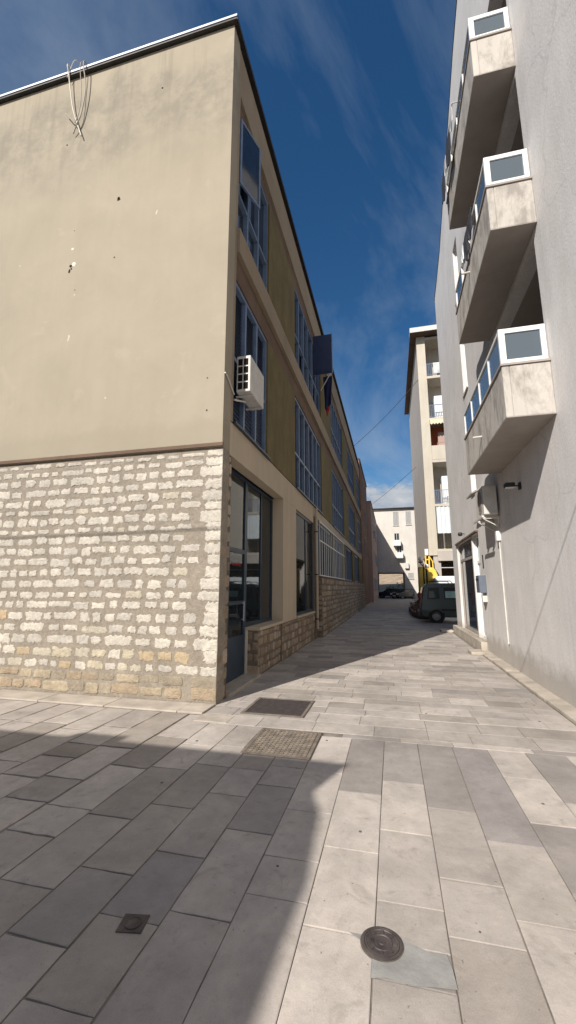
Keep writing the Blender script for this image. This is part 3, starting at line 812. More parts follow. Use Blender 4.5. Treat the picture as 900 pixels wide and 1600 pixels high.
# loggia doors
for (a, b, c0, c1) in log:
    window(Bd, fx(3.98, -1), a+.9, a+2.6, c0+.02, c0+2.2, 2, (), fw=.07, depth=.05, fmat='offwhite')
# balconies
def balcony(zb, zt, zr, y0, y1, glass, nposts):
    X0 = 1.645
    b = MB(); th = .10
    b.box(X0, X0+th, y0, y1, zb, zt); b.box(X0+th, RX-.002, y0, y0+th, zb, zt); b.box(X0+th, RX-.002, y1-th, y1, zb, zt)
    bo = b.build('balcony', M['balcony'], Bd, bevel=.012)
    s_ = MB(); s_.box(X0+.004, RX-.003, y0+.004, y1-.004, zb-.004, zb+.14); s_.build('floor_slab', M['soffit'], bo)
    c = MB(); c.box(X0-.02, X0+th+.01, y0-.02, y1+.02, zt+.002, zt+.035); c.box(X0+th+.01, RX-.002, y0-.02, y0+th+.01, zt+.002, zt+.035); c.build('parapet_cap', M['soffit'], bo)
    r = MB(); z0 = zt+.037
    def post(x, y, wx, wy, a, e): r.box(x-wx, x+wx, y-wy, y+wy, a, e)
    # end frame facing the camera side: thick white frame
    xl, xr, yy = X0+.03, RX-.04, y0+.03
    r.box(xl-.03, xl+.05, yy-.025, yy+.025, z0, zr); r.box(xr-.045, xr+.02, yy-.025, yy+.025, z0, zr)
    r.box(xl+.05, xr-.045, yy-.024, yy+.024, zr-.07, zr-.001); r.box(xl+.05, xr-.045, yy-.024, yy+.024, z0+.001, z0+.06)
    n = nposts
    for i in range(1, n+1): 
        y = y0+.03+(y1-y0-.06)*i/n; r.box(xl-.02, xl+.02, y-.02, y+.02, z0, zr-.03)
    r.box(xl-.025, xl+.025, yy+.026, y1-.03, zr-.045, zr-.002)
    r.build('rail_frame', M['white'], bo)
    g_ = MB(); g_.box(xl+.045, xr-.04, yy-.006, yy+.006, z0+.05, zr-.06); g_.build('end_pane', M['pane_dim'], bo)
    if glass:
        for i in glass:
            g_ = MB()
            ya = y0+.03+(y1-y0-.06)*i/n; yb = y0+.03+(y1-y0-.06)*(i+1)/n
            g_.box(xl-.006, xl+.006, ya+.022, yb-.022, z0+.01, zr-.047)
            g_.build('side_pane', M['pane_blue'], bo)
    return bo
M['pane_dim'] = glass_clear('dim_rail_glass', (.28, .31, .31), .35)
balcony(3.93, 4.70, 5.28, 6.03, 9.13, (0,1,2,3), 4)
balcony(6.83, 7.56, 8.12, 5.90, 8.95, (0,3), 4)
balcony(9.80, 10.52, 11.03, 5.97, 9.02, (0,1), 4)
# drain spouts on the balcony sides
for (y, z) in ((7.6, 4.22), (7.4, 7.35)):
    f = MB(); f.tube([(1.65, y, z), (1.50, y, z-.01)], .018); f.build('drain_spout', M['offwhite'], Bd)
# laundry
t = thing('laundry', 'dark and white washing hung out over the rail of the topmost balcony', 'laundry', (1.6, 8, 10.4), 'washing on the balconies')
f = MB(); f.tube([(1.55,7.2,10.98),(1.55,9.0,10.98)], .01); f.tube([(1.55,7.2,10.98),(1.66,7.2,10.98)], .01); f.tube([(1.55,9.0,10.98),(1.66,9.0,10.98)], .01); f.build('drying_rail', M['offwhite'], t)
for (a, b, dr, mm) in ((7.25,7.6,.32,'intwhite'),(7.6,8.2,.55,'darkcloth'),(8.22,8.5,.35,'intwhite'),(8.5,8.95,.6,'darkcloth')):
    cloth(((1.54,a,10.98),(1.54,b,10.98)), dr, mm, 'garment', t, amp=.03)
t = thing('laundry', 'dark washing bunched over the rail of the middle balcony', 'laundry', (1.62, 7.5, 7.6), 'washing on the balconies')
for (a, b, dr, mm) in ((6.75,7.15,.40,'darkcloth'),(7.15,7.55,.50,'darkcloth'),(7.6,7.8,.3,'blind')):
    cloth(((1.61,a,8.11),(1.61,b,8.11)), dr, mm, 'garment', t, amp=.05)
# slim windows beside the balconies
for (c0, c1) in ((4.15,5.3),(7.1,8.9),(10.1,11.9)):
    window(Bd, fx(RX+.16, -1), 11.60, 12.25, c0, c1, 1, (), fw=.06, depth=.07, fmat='white')
    f = MB(); f.box(RX-.035, RX+.16, 11.56, 12.29, c0-.05, c0-.003); f.build('sill', M['offwhite'], Bd)
# entrance doors
def door(u0, u1, v0, v1, tr, fm, pm, low=None, mull=()):
    F = fx(RX+.14, -1); f = MB()
    f.box(u0, u0+.07, v0, v1, 0, .06, F); f.box(u1-.07, u1, v0, v1, 0, .06, F); f.box(u0+.07, u1-.07, v1-.07, v1, 0, .057, F); f.box(u0+.07, u1-.07, v0, v0+.08, 0, .057, F)
    f.box(u0+.07, u1-.07, tr-.04, tr+.04, 0, .055, F)
    for q_ in mull: f.box(q_-.03, q_+.03, v0+.08, tr-.04, 0, .054, F)
    d = f.build('door', M[fm], Bd)
    g_ = MB(); g_.box(u0+.06, u1-.06, v0+.07, tr-.03, .012, .022, F); g_.build('pane', M[pm], d)
    g_ = MB(); g_.box(u0+.06, u1-.06, tr+.03, v1-.06, .012, .022, F); g_.build('transom_pane', M['pane_blue'], d)
    h_ = MB(); h_.tube([F((u0+.12, v0+.95, .09)), F((u0+.12, v0+1.2, .09))], .012); h_.tube([F((u0+.12, v0+1.08, .02)), F((u0+.12, v0+1.08, .09))], .01); h_.build('handle', M['dark'], d)
door(12.925, 15.675, .245, 3.045, 2.5, 'soffit', 'pane')
M['pane_grey'] = simple('grey_door_panel', (.42, .42, .43), .35, var=.06)
door(11.865, 12.795, .245, 3.045, 2.3, 'white', 'pane_grey')
w = MB(); w.box(2.12, RX-.002, 11.80, 16.9, -.004, .24); w.box(RX-.001, RX+.14, 11.87, 15.66, .241, .25); w.build('door_step', M['kerb'], Bd, bevel=.01)
w = MB(); w.box(2.22, RX-.002, 12.86, 15.74, 3.055, 3.11); w.box(2.20, RX-.002, 11.82, 12.84, 3.06, 3.10); w.build('door_lintel', M['brown'], Bd)
f = MB(); f.box(RX-.004, RX+.02, 11.46, 11.58, 2.08, 2.42); f.build('meter_slot', M['black'], Bd)
# loose step stones
for (a, b, y0, y1, lab) in ((1.78,2.10,11.2,11.75,'pale loose slab lying at the foot of the narrow white door'),(1.66,2.08,16.5,17.0,'grey loose slab lying at the far end of the door step')):
    f = MB(); f.box(a, b, y0, y1, .004, .075); tag(f.build('step_stone', M['kerb'], bevel=.012), lab, 'stone slab')
# mailbox
t = thing('mailbox', 'blue grey metal mailbox fixed to the wall beside the white door', 'mailbox', (2.2, 11.5, 1.45))
f = MB(); f.box(2.10, RX-.002, 11.33, 11.72, 1.47, 1.90); f.build('body', M['mailblue'], t, bevel=.01)
f = MB(); f.box(2.09, 2.099, 11.36, 11.69, 1.78, 1.82); f.build('slot', M['black'], t)
f = MB(); f.box(2.16, RX-.002, 11.36, 11.5, 1.25, 1.40); tag(f.build('junction_box', M['offwhite']), 'small pale box on the wall just below the mailbox', 'junction box')
# conduit
t = thing('conduit', 'thin white conduit running down the grey wall from a small white box', 'conduit', (2.25, 9.62, .47))
f = MB(); f.tube([(2.25,9.62,.47),(2.25,9.62,2.6)], .016); f.tube([(2.25,9.62,2.6),(2.25,9.55,2.85),(2.25,9.5,3.08)], .012); f.build('tube', M['offwhite'], t)
f = MB(); f.box(2.19, RX-.002, 9.56, 9.69, 2.58, 2.78); f.build('box', M['white'], t)
# right AC
t = ac_unit('white air conditioner box on brackets under the lowest balcony', 1.95, 2.22, 9.38, 10.20, 3.12, 3.74, -1)
f = MB()
for y in (9.5, 10.05):
    f.box(1.90, RX-.002, y-.02, y+.02, 3.04, 3.075)
    f.tube([(1.95, y, 3.04), (RX-.01, y, 2.85)], .012)
f.box(1.88, 1.92, 9.3, 10.3, 3.045, 3.085)
f.build('support_frame', M['offwhite'], t)
f = MB(); f.prism([(1.93, 3.80), (2.265, 3.96), (2.265, 4.0), (1.93, 3.84)], 10.45, 11.15, 'y'); tag(f.build('small_awning', M['soffit']), 'small tilted sheet hood on the grey wall past the air conditioner', 'hood')
# wall lamps
def wall_lamp(y, z, lab):
    t = thing('wall_lamp', lab, 'lamp', (RX, y, z))
    f = MB(); f.box(RX-.03, RX-.002, y-.05, y+.05, z-.06, z+.06); f.tube([(RX-.03,y,z),(RX-.14,y,z+.03)], .014); f.build('bracket', M['black'], t)
    f = MB(); f.box(RX-.26, RX-.1, y-.07, y+.07, z-.02, z+.06); f.build('head', M['black'], t, bevel=.01)
    f = MB(); f.box(RX-.25, RX-.11, y-.06, y+.06, z-.026, z-.021); f.build('lens', M['lampglass'], t)
wall_lamp(7.9, 3.36, 'black floodlight on the grey wall under the lowest balcony')
t = thing('wall_lamp', 'small dark lamp on the wall above the wide dark door', 'lamp', (RX, 13.6, 3.2))
f = MB(); f.tube([(RX-.002,13.9,3.25),(RX-.1,13.9,3.27)], .012); f.build('bracket', M['black'], t)
f = MB(); f.lathe([(.0,-.07),(.06,-.05),(.07,.0),(.05,.05),(0,.06)], (RX-.13,13.9,3.25), 'z', 16); f.build('head', M['dark'], t)

# cable spanning the street behind the viewer (its shadow crosses the grey wall)
cable([(2.27,.5,6.85),(-2,.5,6.62),(-6,.5,6.5),(-10,.5,6.5),(-14,.5,6.6)], .009, 'overhead_cable', 'dark cable strung from the grey wall across the street, seen by its shadow', 'black')

t = thing('utility_pole', 'wooden pole out of view that carries the street cable', 'pole', (-14, .5, 0))
f = MB(); f.tube([(-14,.5,-.05),(-14,.5,7.2)], [.14,.10], 12); f.build('pole', M['bark'], t)
# building behind the viewer whose roof shades the foreground
S = thing('apartment_building', 'plain flat roofed block behind the viewer that shades the paving', 'building', (-18, -20, 0))
w = MB(); w.box(-34, -3.95, -34, -3.65, -.1, 5.95); w.build('wall', M['pale'], S)
w = MB(); w.prism([(-34.2,-3.515),(-3.54,-3.515),(-3.76,-4.11),(-3.66,-4.40),(-3.60,-5.15),(-3.63,-5.5),(-3.65,-5.9),(-3.67,-6.6),(-3.7,-34.2),(-34.2,-34.2)], 5.95, 6.0, 'z'); w.box(-6.6,-6.0,-4.1,-3.52,6.0,6.12)
w.build('roof', M['soffit'], S)
for z in (.9, 3.7):
    for x in (-7, -11, -15, -20):
        window(S, fy(-3.65, 1), x, x+1.3, z, z+1.5, 2, (), fmat='offwhite', depth=.05, sill=False)
    for y in (-10, -14, -20):
        window(S, fx(-3.95, 1), y, y+1.3, z, z+1.5, 2, (), fmat='offwhite', depth=.05)

# ================================================================== BUILDINGS DOWN THE ALLEY (left side)
b2 = thing('brick_building', 'dark reddish building joined to the end of the long olive facade', 'building', (-7, 42, 0))
m = MB(); m.cur = (.20,.12,.09); m.box(-13, -2.41, 36.45, 47.1, -.05, 12.9)
def pal_red(u, v, r): k = r.uniform(.8, 1.2); return (.27*k,.165*k,.125*k)
rubble(m, fx(-2.405, 1), 36.45, 38.6, 0, 12.85, ch=.3, gap=.03, wmin=.3, wmax=.6, pal=pal_red, rnd=rs, depth=.02, jag=.04)
rubble(m, fy(36.44), -3.2, -2.41, 12.2, 12.85, ch=.3, gap=.03, wmin=.3, wmax=.6, pal=pal_red, rnd=rs, depth=.02, jag=.04)
m.build('wall', M['stone'], b2)
w = MB(); w.box(-13, -2.34, 36.42, 47.15, 12.9, 13.05); w.build('roof_edge', M['dark'], b2)
for z in (4.6, 7.7, 10.4):
    for y in (39.6, 42.0, 44.4): window(b2, fx(-2.42, 1), y, y+1.4, z, z+1.6, 2, (), depth=.05, fmat='soffit')
b3 = thing('pink_building', 'pinkish plastered building sticking out beyond the dark reddish one', 'building', (-7, 55, 0))
w = MB(); w.box(-13, -2.0, 47.3, 64.8, -.05, 11.2); w.build('wall', M['pink'], b3)
w = MB(); w.box(-13, -1.93, 47.22, 64.85, 11.2, 11.32); w.build('roof_edge', M['soffit'], b3)
for z in (1.2, 4.4, 7.6):
    for y in (49.5, 53, 56.5, 60): window(b3, fx(-2.01, 1), y, y+1.3, z, z+1.6, 2, (), depth=.05, fmat='offwhite', louv='all' if (y+z) % 2 < 1 else ())
ac_unit('pale air conditioner box high on the pinkish wall down the alley', -1.99, -1.68, 51.2, 52.1, 8.3, 8.95, 1)

# ================================================================== FAR BUILDING WITH PASSAGE
D = thing('passage_building', 'pale building closing the alley with a dark passage through its ground floor', 'building', (2, 70, 0))
w = MB()
w.box(-16, 26, 65, 65.4, 3.8, 13.5); w.box(1.85, 26, 65, 65.4, -.05, 3.8); w.box(-16, -2.15, 65, 65.4, -.05, 3.8)
w.box(-16, 26, 65.4, 75, 3.9, 13.4); w.box(1.85, 26, 65.4, 75, -.05, 3.9); w.box(-16, -2.15, 65.4, 75, -.05, 3.9)
w.build('wall', M['far'], D)
w = MB(); w.box(-16.2, 26.2, 64.55, 75.3, 13.5, 13.62); w.build('roof_edge', M['dark'], D)
w = MB(); w.prism([(64.55, 13.62), (75.3, 13.62), (70, 14.5)], -16.2, 26.2, 'x'); w.build('roof', M['soffit'], D)
for (a, b, c0, c1, lv) in ((.55,1.36,10.9,13.05,1),(2.42,3.2,10.95,13.05,1),(2.35,3.15,2.85,3.75,1),(4.4,5.2,10.9,13.05,1),(4.4,5.2,7.6,9.8,1),(4.4,5.2,4.4,6.6,1)):
    window(D, fy(65), a, b, c0, c1, 2, (), depth=.06, fmat='tower_side', louv='all' if lv else (), lmat='shutter_grey', sill=True)
for (zb, a, b) in ((7.75,.45,1.5),(5.9,.75,1.75)):
    f = MB(); f.box(a, b, 64.1, 64.98, zb, zb+.1); f.box(a, b, 64.08, 64.12, zb+.1, zb+.85); f.box(a, a+.04, 64.12, 64.98, zb+.1, zb+.85); f.box(b-.04, b, 64.12, 64.98, zb+.1, zb+.85); f.build('balcony', M['plasterwhite'], D)
    window(D, fy(65), a+.15, b-.15, zb+.1, zb+2.0, 2, (), depth=.05, fmat='offwhite')
f = MB(); f.box(1.95, 2.5, 64.6, 64.98, 4.4, 5.2); f.build('wall_box', M['offwhite'], D)

# hillside beyond
hm = MB(); n = 40
grid = []
for j in range(15):
    row = []
    for i in range(n+1):
        X = -60+120*i/n; Y = 82+j*5
        Z = max(0, (j*1.5))*(1+.15*mn.noise((X*.1, Y*.1, 0))) - .1
        row.append(len(hm.v)); hm.v.append((X, Y+2*mn.noise((X*.2, j*.5, 2)), Z))
    grid.append(row)
for j in range(14):
    for i in range(n): hm.face([grid[j][i], grid[j][i+1], grid[j+1][i+1], grid[j+1][i]])
struct(hm.build('hillside', M['hill'], smooth=True))
# shrubs seen through the passage
def shrub(cx, cy, r, hgt, lab, zb=0):
    t = thing('shrub', lab, 'shrub', (cx, cy, zb), 'shrubs on the slope behind the passage')
    st = MB(); 
    for k in range(4):
        a = k*1.7; st.tube([(cx, cy, zb), (cx+.3*math.cos(a), cy+.3*math.sin(a), zb+hgt*.6)], [.05, .02], 6)
    st.build('stem', M['bark'], t)
    m_ = MB()
    for k in range(420):
        while True:
            p = Vector((random.uniform(-1,1), random.uniform(-1,1), random.uniform(-1,1)))
            if p.length < 1 and p.length > .3: break
        if mn.noise(p*2+Vector((cx, cy, 0))) < -.1: continue
        c = Vector((cx+p.x*r, cy+p.y*r, zb+hgt*.55+p.z*hgt*.5)); s_ = random.uniform(.08, .2)
        a = Vector((random.uniform(-1,1), random.uniform(-1,1), random.uniform(-1,1))).normalized(); b = a.orthogonal().normalized()
        m_.poly([c-a*s_, c+b*s_*.5, c+a*s_, c-b*s_*.5])
    m_.build('foliage', M['leaf'], t)
shrub(1.6, 80.5, 1.3, 2.6, 'dark green shrub at the right edge of the passage opening')
shrub(-.3, 83.5, 1.1, 2.0, 'low shrub on the sunlit slope in the middle of the passage opening')
shrub(4.2, 83.0, 1.6, 3.6, 'tall shrub on the slope behind the right side of the passage')

# ================================================================== APARTMENT TOWER (right, far)
E = thing('apartment_tower', 'tall cream apartment block with a column of stacked recessed balconies', 'building', (8, 38, 0))
EX, EY, ET = 2.70, 32.0, 21.37
L0, L1, LD = 3.34, 5.95, 1.6
w = MB()
w.box(EX, EX+.2, EY+.2, 47, 4.0, ET); w.box(EX+.2, 20, 46.8, 47, 4., ET)
w.box(EX, EX+.5, 38, 47, -.05, 4.0)
w.build('side_wall', M['tower_side'], E)
w = MB()
w.box(EX, L0, EY, EY+.2, 3.9, ET); w.box(L1, 20, EY, EY+.2, 3.9, ET)
w.build('front_wall', M['cream'], E)
w = MB(); w.box(EX+.2, 20, EY+LD, 46.8, 3.9, ET-.02); w.box(EX+.2, L0, EY+.2, EY+LD, 3.9, ET-.02); w.box(L1, 20, EY+.2, EY+LD, 3.9, ET-.02); w.build('loggia_wall', M['pale'], E)
zs = [4.34, 7.68, 11.06, 14.42, 17.88, 21.2]
w = MB()
for z in zs: w = MB(); w.box(L0-.03, L1+.03, EY-.08, EY+LD, z-.18, z+.02); w.build('floor_slab', M['cream'], E)
w = MB(); w.box(L0-.05, 20, EY-.1, EY+.4, 3.5, 4.15); w.build('ground_beam', M['tower_side'], E)
for x_ in (EX+.3, 8.): w = MB(); w.box(x_, x_+.5, EY+.1, EY+.6, -.05, 3.9); w.build('column', M['tower_side'], E)
w = MB(); w.box(EX+.6, 20, EY+5, EY+5.2, -.05, 3.2); w.box(EX+.2, 20, EY+.4, 46.8, 3.7, 3.89); w.build('garage_wall', M['brown'], E)
w = MB(); w.box(EX-.48, 20.4, EY-.75, 47.5, ET+.0, ET+.16); w.build('roof', M['brown'], E)
w = MB(); w.box(EX-.5, 20.4, EY-.80, EY-.755, ET+.0, ET+.4); w.box(EX-.5, 20.4, EY-.75, EY+.3, ET+.17, ET+.38); w.build('roof_coping', M['offwhite'], E)
def bars(zb, hgt, m_='frame', sp=.12, y=EY-.05):
    f = MB(); f.box(L0, L1, y-.02, y+.02, zb+hgt-.04, zb+hgt); f.box(L0, L1, y-.015, y+.015, zb+.08, zb+.11)
    x_ = L0+.02
    while x_ < L1: f.box(x_, x_+.03, y-.012, y+.012, zb+.11, zb+hgt-.04); x_ += sp
    return f.build('railing', M[m_], E)
bars(4.36, 1.1, 'dark', .15); bars(7.70, 1.05); bars(14.44, 1.05); bars(17.90, 1.05)
f = MB(); f.box(L0, L1, EY-.09, EY-.03, 11.09, 12.2); f.build('balcony_panel', M['cream'], E, label='solid cream balcony front below the scalloped awning')
f = MB(); f.box(L0+.02, L1, EY+LD-.05, EY+LD-.003, 11.08, 14.2); f.box(L0+.003, L0+.05, EY+.2, EY+LD-.05, 11.08, 14.2); f.build('painted_wall', M['orange'], E)
f = MB()
n = 12
for i in range(n):
    a, b = L0+(L1-L0)*i/n, L0+(L1-L0)*(i+1)/n
    f.prism([(a, 14.22), (b, 14.22), (b, 13.95), ((a+b)/2, 13.83), (a, 13.95)], EY-.22, EY-.2, 'y')
f.poly([(L0, EY-.2, 14.2), (L1, EY-.2, 14.2), (L1, EY+.1, 14.23), (L0, EY+.1, 14.23)])
tag(f.build('awning', M['awn']), 'cream scalloped awning over the orange walled balcony', 'awning')
f = MB()
for i in range(44):
    a, b = L0+.05+(L1-L0-.05)*i/44, L0+.05+(L1-L0-.05)*(i+1)/44; k = lambda u: EY-.03+.03*math.sin(u*22)
    f.poly([(a, k(a), 5.5), (b, k(b), 5.5), (b, k(b), 7.49), (a, k(a), 7.49)])
tag(f.build('balcony_blind', M['blind']), 'pale striped blind let down over the lowest tower balcony', 'blind')
for z in (7.70, 14.44, 17.90):
    window(E, fy(EY+LD), L0+.9, L0+1.9, z+.02, z+2.1, 2, (), fmat='offwhite', depth=.05)
# clutter on balconies
def box_thing(nm, lab, cat, x0, x1, y0, y1, z0, z1, m_='white', handle=True):
    t = thing(nm, lab, cat, ((x0+x1)/2, (y0+y1)/2, z0)); f = MB(); f.box(x0, x1, y0, y1, z0, z1); f.build('body', M[m_], t, bevel=.02)
    f = MB(); f.box(x0+.03, x1-.03, y0-.015, y0-.001, z0+.05, z0+(z1-z0)*.62); f.box(x0+.03, x1-.03, y0-.015, y0-.001, z0+(z1-z0)*.65, z1-.04); f.build('door', M[m_], t)
    return t
box_thing('cabinet', 'tall white cabinet on the balcony above the striped blind', 'cabinet', 4.0, 5.15, 32.6, 33.2, 7.71, 9.95)
box_thing('cabinet', 'tall white cabinet on the balcony just above the orange one', 'cabinet', 3.83, 5.15, 32.5, 33.2, 14.45, 16.45)
box_thing('cabinet', 'low terracotta coloured cupboard on the orange walled balcony', 'cupboard', 3.95, 5.6, 32.7, 33.2, 11.09, 13.5, 'pink')
def chair(x, y, z, lab):
    t = thing('chair', lab, 'chair', (x, y, z))
    f = MB(); f.box(x-.24, x+.24, y-.22, y+.22, z+.42, z+.46); f.build('seat', M['white'], t)
    f = MB(); f.box(x-.22, x+.22, y+.19, y+.22, z+.46, z+.85); f.build('backrest', M['white'], t)
    for a in (-.2, .2):
        for b in (-.18, .18): f = MB(); f.box(x+a-.02, x+a+.02, y+b-.02, y+b+.02, z, z+.42); f.build('leg', M['white'], t)
chair(4.5, 32.3, 7.71, 'white plastic chair behind the bars of the balcony above the blind')
o = cloth(((3.83,31.9,18.97),(5.03,31.9,18.97)), .9, 'intwhite', 'hanging_sheet', None, amp=.05); tag(o, 'white sheet hung over the railing of the topmost tower balcony', 'sheet')

# wires against the sky
cable([(LX+.05,30.5,12.15),(-.75,30.95,13.75),(.98,31.5,15.65),(2.71,32.1,17.8)], .018, 'overhead_wire', 'dark wire rising from the long roof to the tower', 'black')
cable([(-2.0,50.,11.4),(.3,45,12.0),(2.70,40,12.9)], .016, 'overhead_wire', 'thin wire low over the far end of the alley', 'black')

# ================================================================== VEHICLES
def wheel(parent, x, y, r, w_):
    t_ = MB(); t_.lathe([(r*.62,-w_/2),(r*.95,-w_/2),(r,-w_*.3),(r,w_*.3),(r*.95,w_/2),(r*.62,w_/2)], (x,y,r), 'y', 28)
    to = t_.build('wheel', M['tyre'], parent, local=True)
    m_ = MB(); m_.lathe([(0,-w_*.42),(r*.2,-w_*.44),(r*.55,-w_*.34),(r*.64,-w_*.48),(r*.64,w_*.48),(r*.55,w_*.34),(r*.2,w_*.44),(0,w_*.42)], (x,y,r), 'y', 28)
    m_.build('rim', M['rim'], to, local=True)
def car(name, label, cat, loc, rz, L, W, H, paint, prof, glass_h, wheels, rwheel=.31, group=None, extras=None, windows=(), rear_x=0):
    t = thing(name, label, cat, loc, group, rz)
    body = MB(); K = len(prof)
    secs = [(-W/2+.07,.90), (-W/2, 1.), (W/2, 1.), (W/2-.07,.90)]
    # cross sections: tumblehome above the beltline
    def pt(p, s):
        x_, z_ = p; t_ = max(0, (z_-glass_h)/(H-glass_h)); half = W/2-.13*t_
        low = .05 if z_ < .3 else 0
        return half-low
    lay = []
    for fr in (-1., -.96, .96, 1.):
        row = []
        for (x_, z_) in prof:
            hw = pt((x_, z_), fr); sx = .97 if abs(fr) == 1. else 1.
            cx_ = L/2
            xx = cx_+(x_-cx_)*(1 if abs(fr) < 1 else .985); zz = z_ if abs(fr) < 1 else (z_-.03 if z_ > .6 else z_+.02)
            row.append(len(body.v)); body.v.append((xx, hw*fr, zz))
        lay.append(row)
    for a in range(3):
        for i in range(K): body.face([lay[a][i], lay[a][(i+1)%K], lay[a+1][(i+1)%K], lay[a+1][i]])
    body.face(lay[0]); body.face(lay[3][::-1])
    bo = body.build('body', M[paint], t, local=True)
    b = bo.modifiers.new('bevel', 'BEVEL'); b.width = .03; b.segments = 3; b.limit_method = 'ANGLE'; b.angle_limit = R(25)
    for (x_) in wheels:
        for sg in (-1, 1):
            wheel(t, x_, sg*(W/2-.10), rwheel, .2)
            a = MB(); a.lathe([(rwheel+.05, -.01),(rwheel+.05, .012),(rwheel-.02,.012),(rwheel-.02,-.01)], (x_, sg*(W/2+.0), rwheel), 'y', 28); a.build('wheel_arch', M['black'], t, local=True)
    for pts in windows:
        for sg in (-1, 1):
            g_ = MB(); P = []
            for off in (.004, .014):
                P.append([(x_, sg*(pt((x_, z_), 1)+off), z_) for x_, z_ in pts])
            n = len(g_.v); kk = len(pts); g_.v += P[0]+P[1]; g_.face([n+kk+i for i in range(kk)]); g_.face([n+i for i in range(kk)])
            for i in range(kk): g_.face([n+i, n+(i+1)%kk, n+kk+(i+1)%kk, n+kk+i])
            wf = g_.build('side_window', M['black'], t, local=True)
            cx_, cz_ = sum(p[0] for p in pts)/kk, sum(p[1] for p in pts)/kk
            gm = 'lit_view_glass' if (paint == 'vanpaint' and pts is windows[1]) else 'car_glass'
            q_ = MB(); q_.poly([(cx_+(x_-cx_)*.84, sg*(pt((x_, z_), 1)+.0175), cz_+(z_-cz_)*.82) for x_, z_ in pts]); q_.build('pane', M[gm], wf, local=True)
    if extras: extras(t)
    return t
M['car_glass'] = glass_dark('car_glass', (.03, .05, .05), .05)
M['lit_view_glass'] = glass_dark('painted_lit_view_glass', (.30, .46, .42), .05)  # pale teal colour imitates bright light seen through the van's middle window
# boxy utility van, tail to the alley, seen from its side
vp_ = [(.10,.30),(.05,.55),(.06,.75),(.10,1.05),(.22,1.62),(.36,1.76),(.8,1.80),(2.2,1.80),(2.55,1.74),(3.05,1.22),(3.15,1.12),(3.85,.92),(3.97,.75),(3.98,.40),(3.9,.25),(.2,.25)]
def van_extra(t):
    for sg in (-1, 1):
        f = MB(); y = sg*.62
        f.tube([(.50,y,1.79),(.56,y,1.90),(1.45,y,1.90),(1.52,y,1.79)], .02, 8); f.build('roof_rail', M['black'], t, local=True)
        f = MB(); f.box(.95, 3.0, sg*.842-.012, sg*.842+.012, .55, .63); f.build('rub_strip', M['black'], t, local=True)
        f = MB(); f.box(1.98, 2.13, sg*.84-.014, sg*.84+.014, 1.00, 1.05); f.build('door_handle', M['black'], t, local=True)
        f = MB(); f.box(.98,.985,sg*.84-.006,sg*.84+.006,.63,1.7); f.box(1.86,1.865,sg*.84-.006,sg*.84+.006,.4,1.6); f.build('door_seam', M['black'], t, local=True)
        f = MB(); f.box(.05,.13, sg*.76-.05, sg*.76+.05, .85, 1.35); f.build('tail_light', M['redlight'], t, local=True)
        f = MB(); f.box(3.88,3.99, sg*.6-.14, sg*.6+.14, .66, .82); f.build('headlight', M['lampglass'], t, local=True)
        f = MB(); f.box(2.78,2.9, sg*.93-.08, sg*.93+.08, 1.15, 1.32); f.build('mirror', M['black'], t, local=True)
    f = MB(); f.box(-.02,.10,-.8,.8,.28,.52); f.build('bumper', M['black'], t, local=True)
    f = MB(); f.box(3.9,4.02,-.8,.8,.26,.5); f.build('bumper', M['black'], t, local=True)
    f = MB(); f.poly([(.085,-.6,1.15),(.085,.6,1.15),(.20,.55,1.62),(.20,-.55,1.62)]); f.build('rear_window', M['car_glass'], t, local=True)
    f = MB(); f.poly([(2.60,-.62,1.70),(2.60,.62,1.70),(3.06,.72,1.22),(3.06,-.72,1.22)]); f.build('windscreen', M['car_glass'], t, local=True)
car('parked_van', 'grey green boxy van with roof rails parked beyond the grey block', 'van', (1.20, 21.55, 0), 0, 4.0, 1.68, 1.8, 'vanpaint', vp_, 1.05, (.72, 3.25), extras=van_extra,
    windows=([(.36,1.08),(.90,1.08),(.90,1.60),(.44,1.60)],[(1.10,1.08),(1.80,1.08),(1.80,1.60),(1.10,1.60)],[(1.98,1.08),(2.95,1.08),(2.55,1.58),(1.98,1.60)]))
# white van behind
wp_ = [(.05,.3),(.03,.9),(.08,2.18),(.25,2.32),(3.4,2.35),(3.7,2.15),(4.2,1.35),(4.9,1.1),(5.1,.8),(5.1,.3)]
car('parked_van', 'white delivery van standing behind the grey green van', 'van', (2.62, 29.6, 0), 0, 5.1, 1.9, 2.35, 'whitecar', wp_, 1.25, (.9, 4.2), .33, windows=([(3.0,1.3),(4.1,1.3),(3.65,2.05),(3.0,2.05)],))
# three cars far down
hp_ = [(.05,.3),(.0,.6),(.06,.9),(.35,1.35),(.6,1.43),(2.0,1.45),(2.35,1.38),(3.0,.98),(3.8,.82),(4.0,.65),(4.0,.3)]
def hatch_extra(t):
    for sg in (-1, 1):
        f = MB(); f.box(3.84,4.02, sg*.58-.17, sg*.58+.17, .6, .78); f.build('headlight', M['lampglass'], t, local=True)
        f = MB(); f.box(-.01,.1, sg*.6-.15, sg*.6+.15, .7, .9); f.build('tail_light', M['redlight'], t, local=True)
    f = MB(); f.box(3.985,4.03,-.25,.25,.38,.5); f.build('number_plate', M['white'], t, local=True)
    f = MB(); f.poly([(2.42,-.58,1.36),(2.42,.58,1.36),(2.97,.68,1.01),(2.97,-.68,1.01)]); f.build('windscreen', M['car_glass'], t, local=True)
    f = MB(); f.poly([(.08,-.62,.95),(.08,.62,.95),(.33,.55,1.33),(.33,-.55,1.33)]); f.build('rear_window', M['car_glass'], t, local=True)
HW = ([(.5,.98),(1.3,.98),(1.3,1.36),(.62,1.34)],[(1.38,.98),(2.75,.98),(2.3,1.34),(1.38,1.36)])
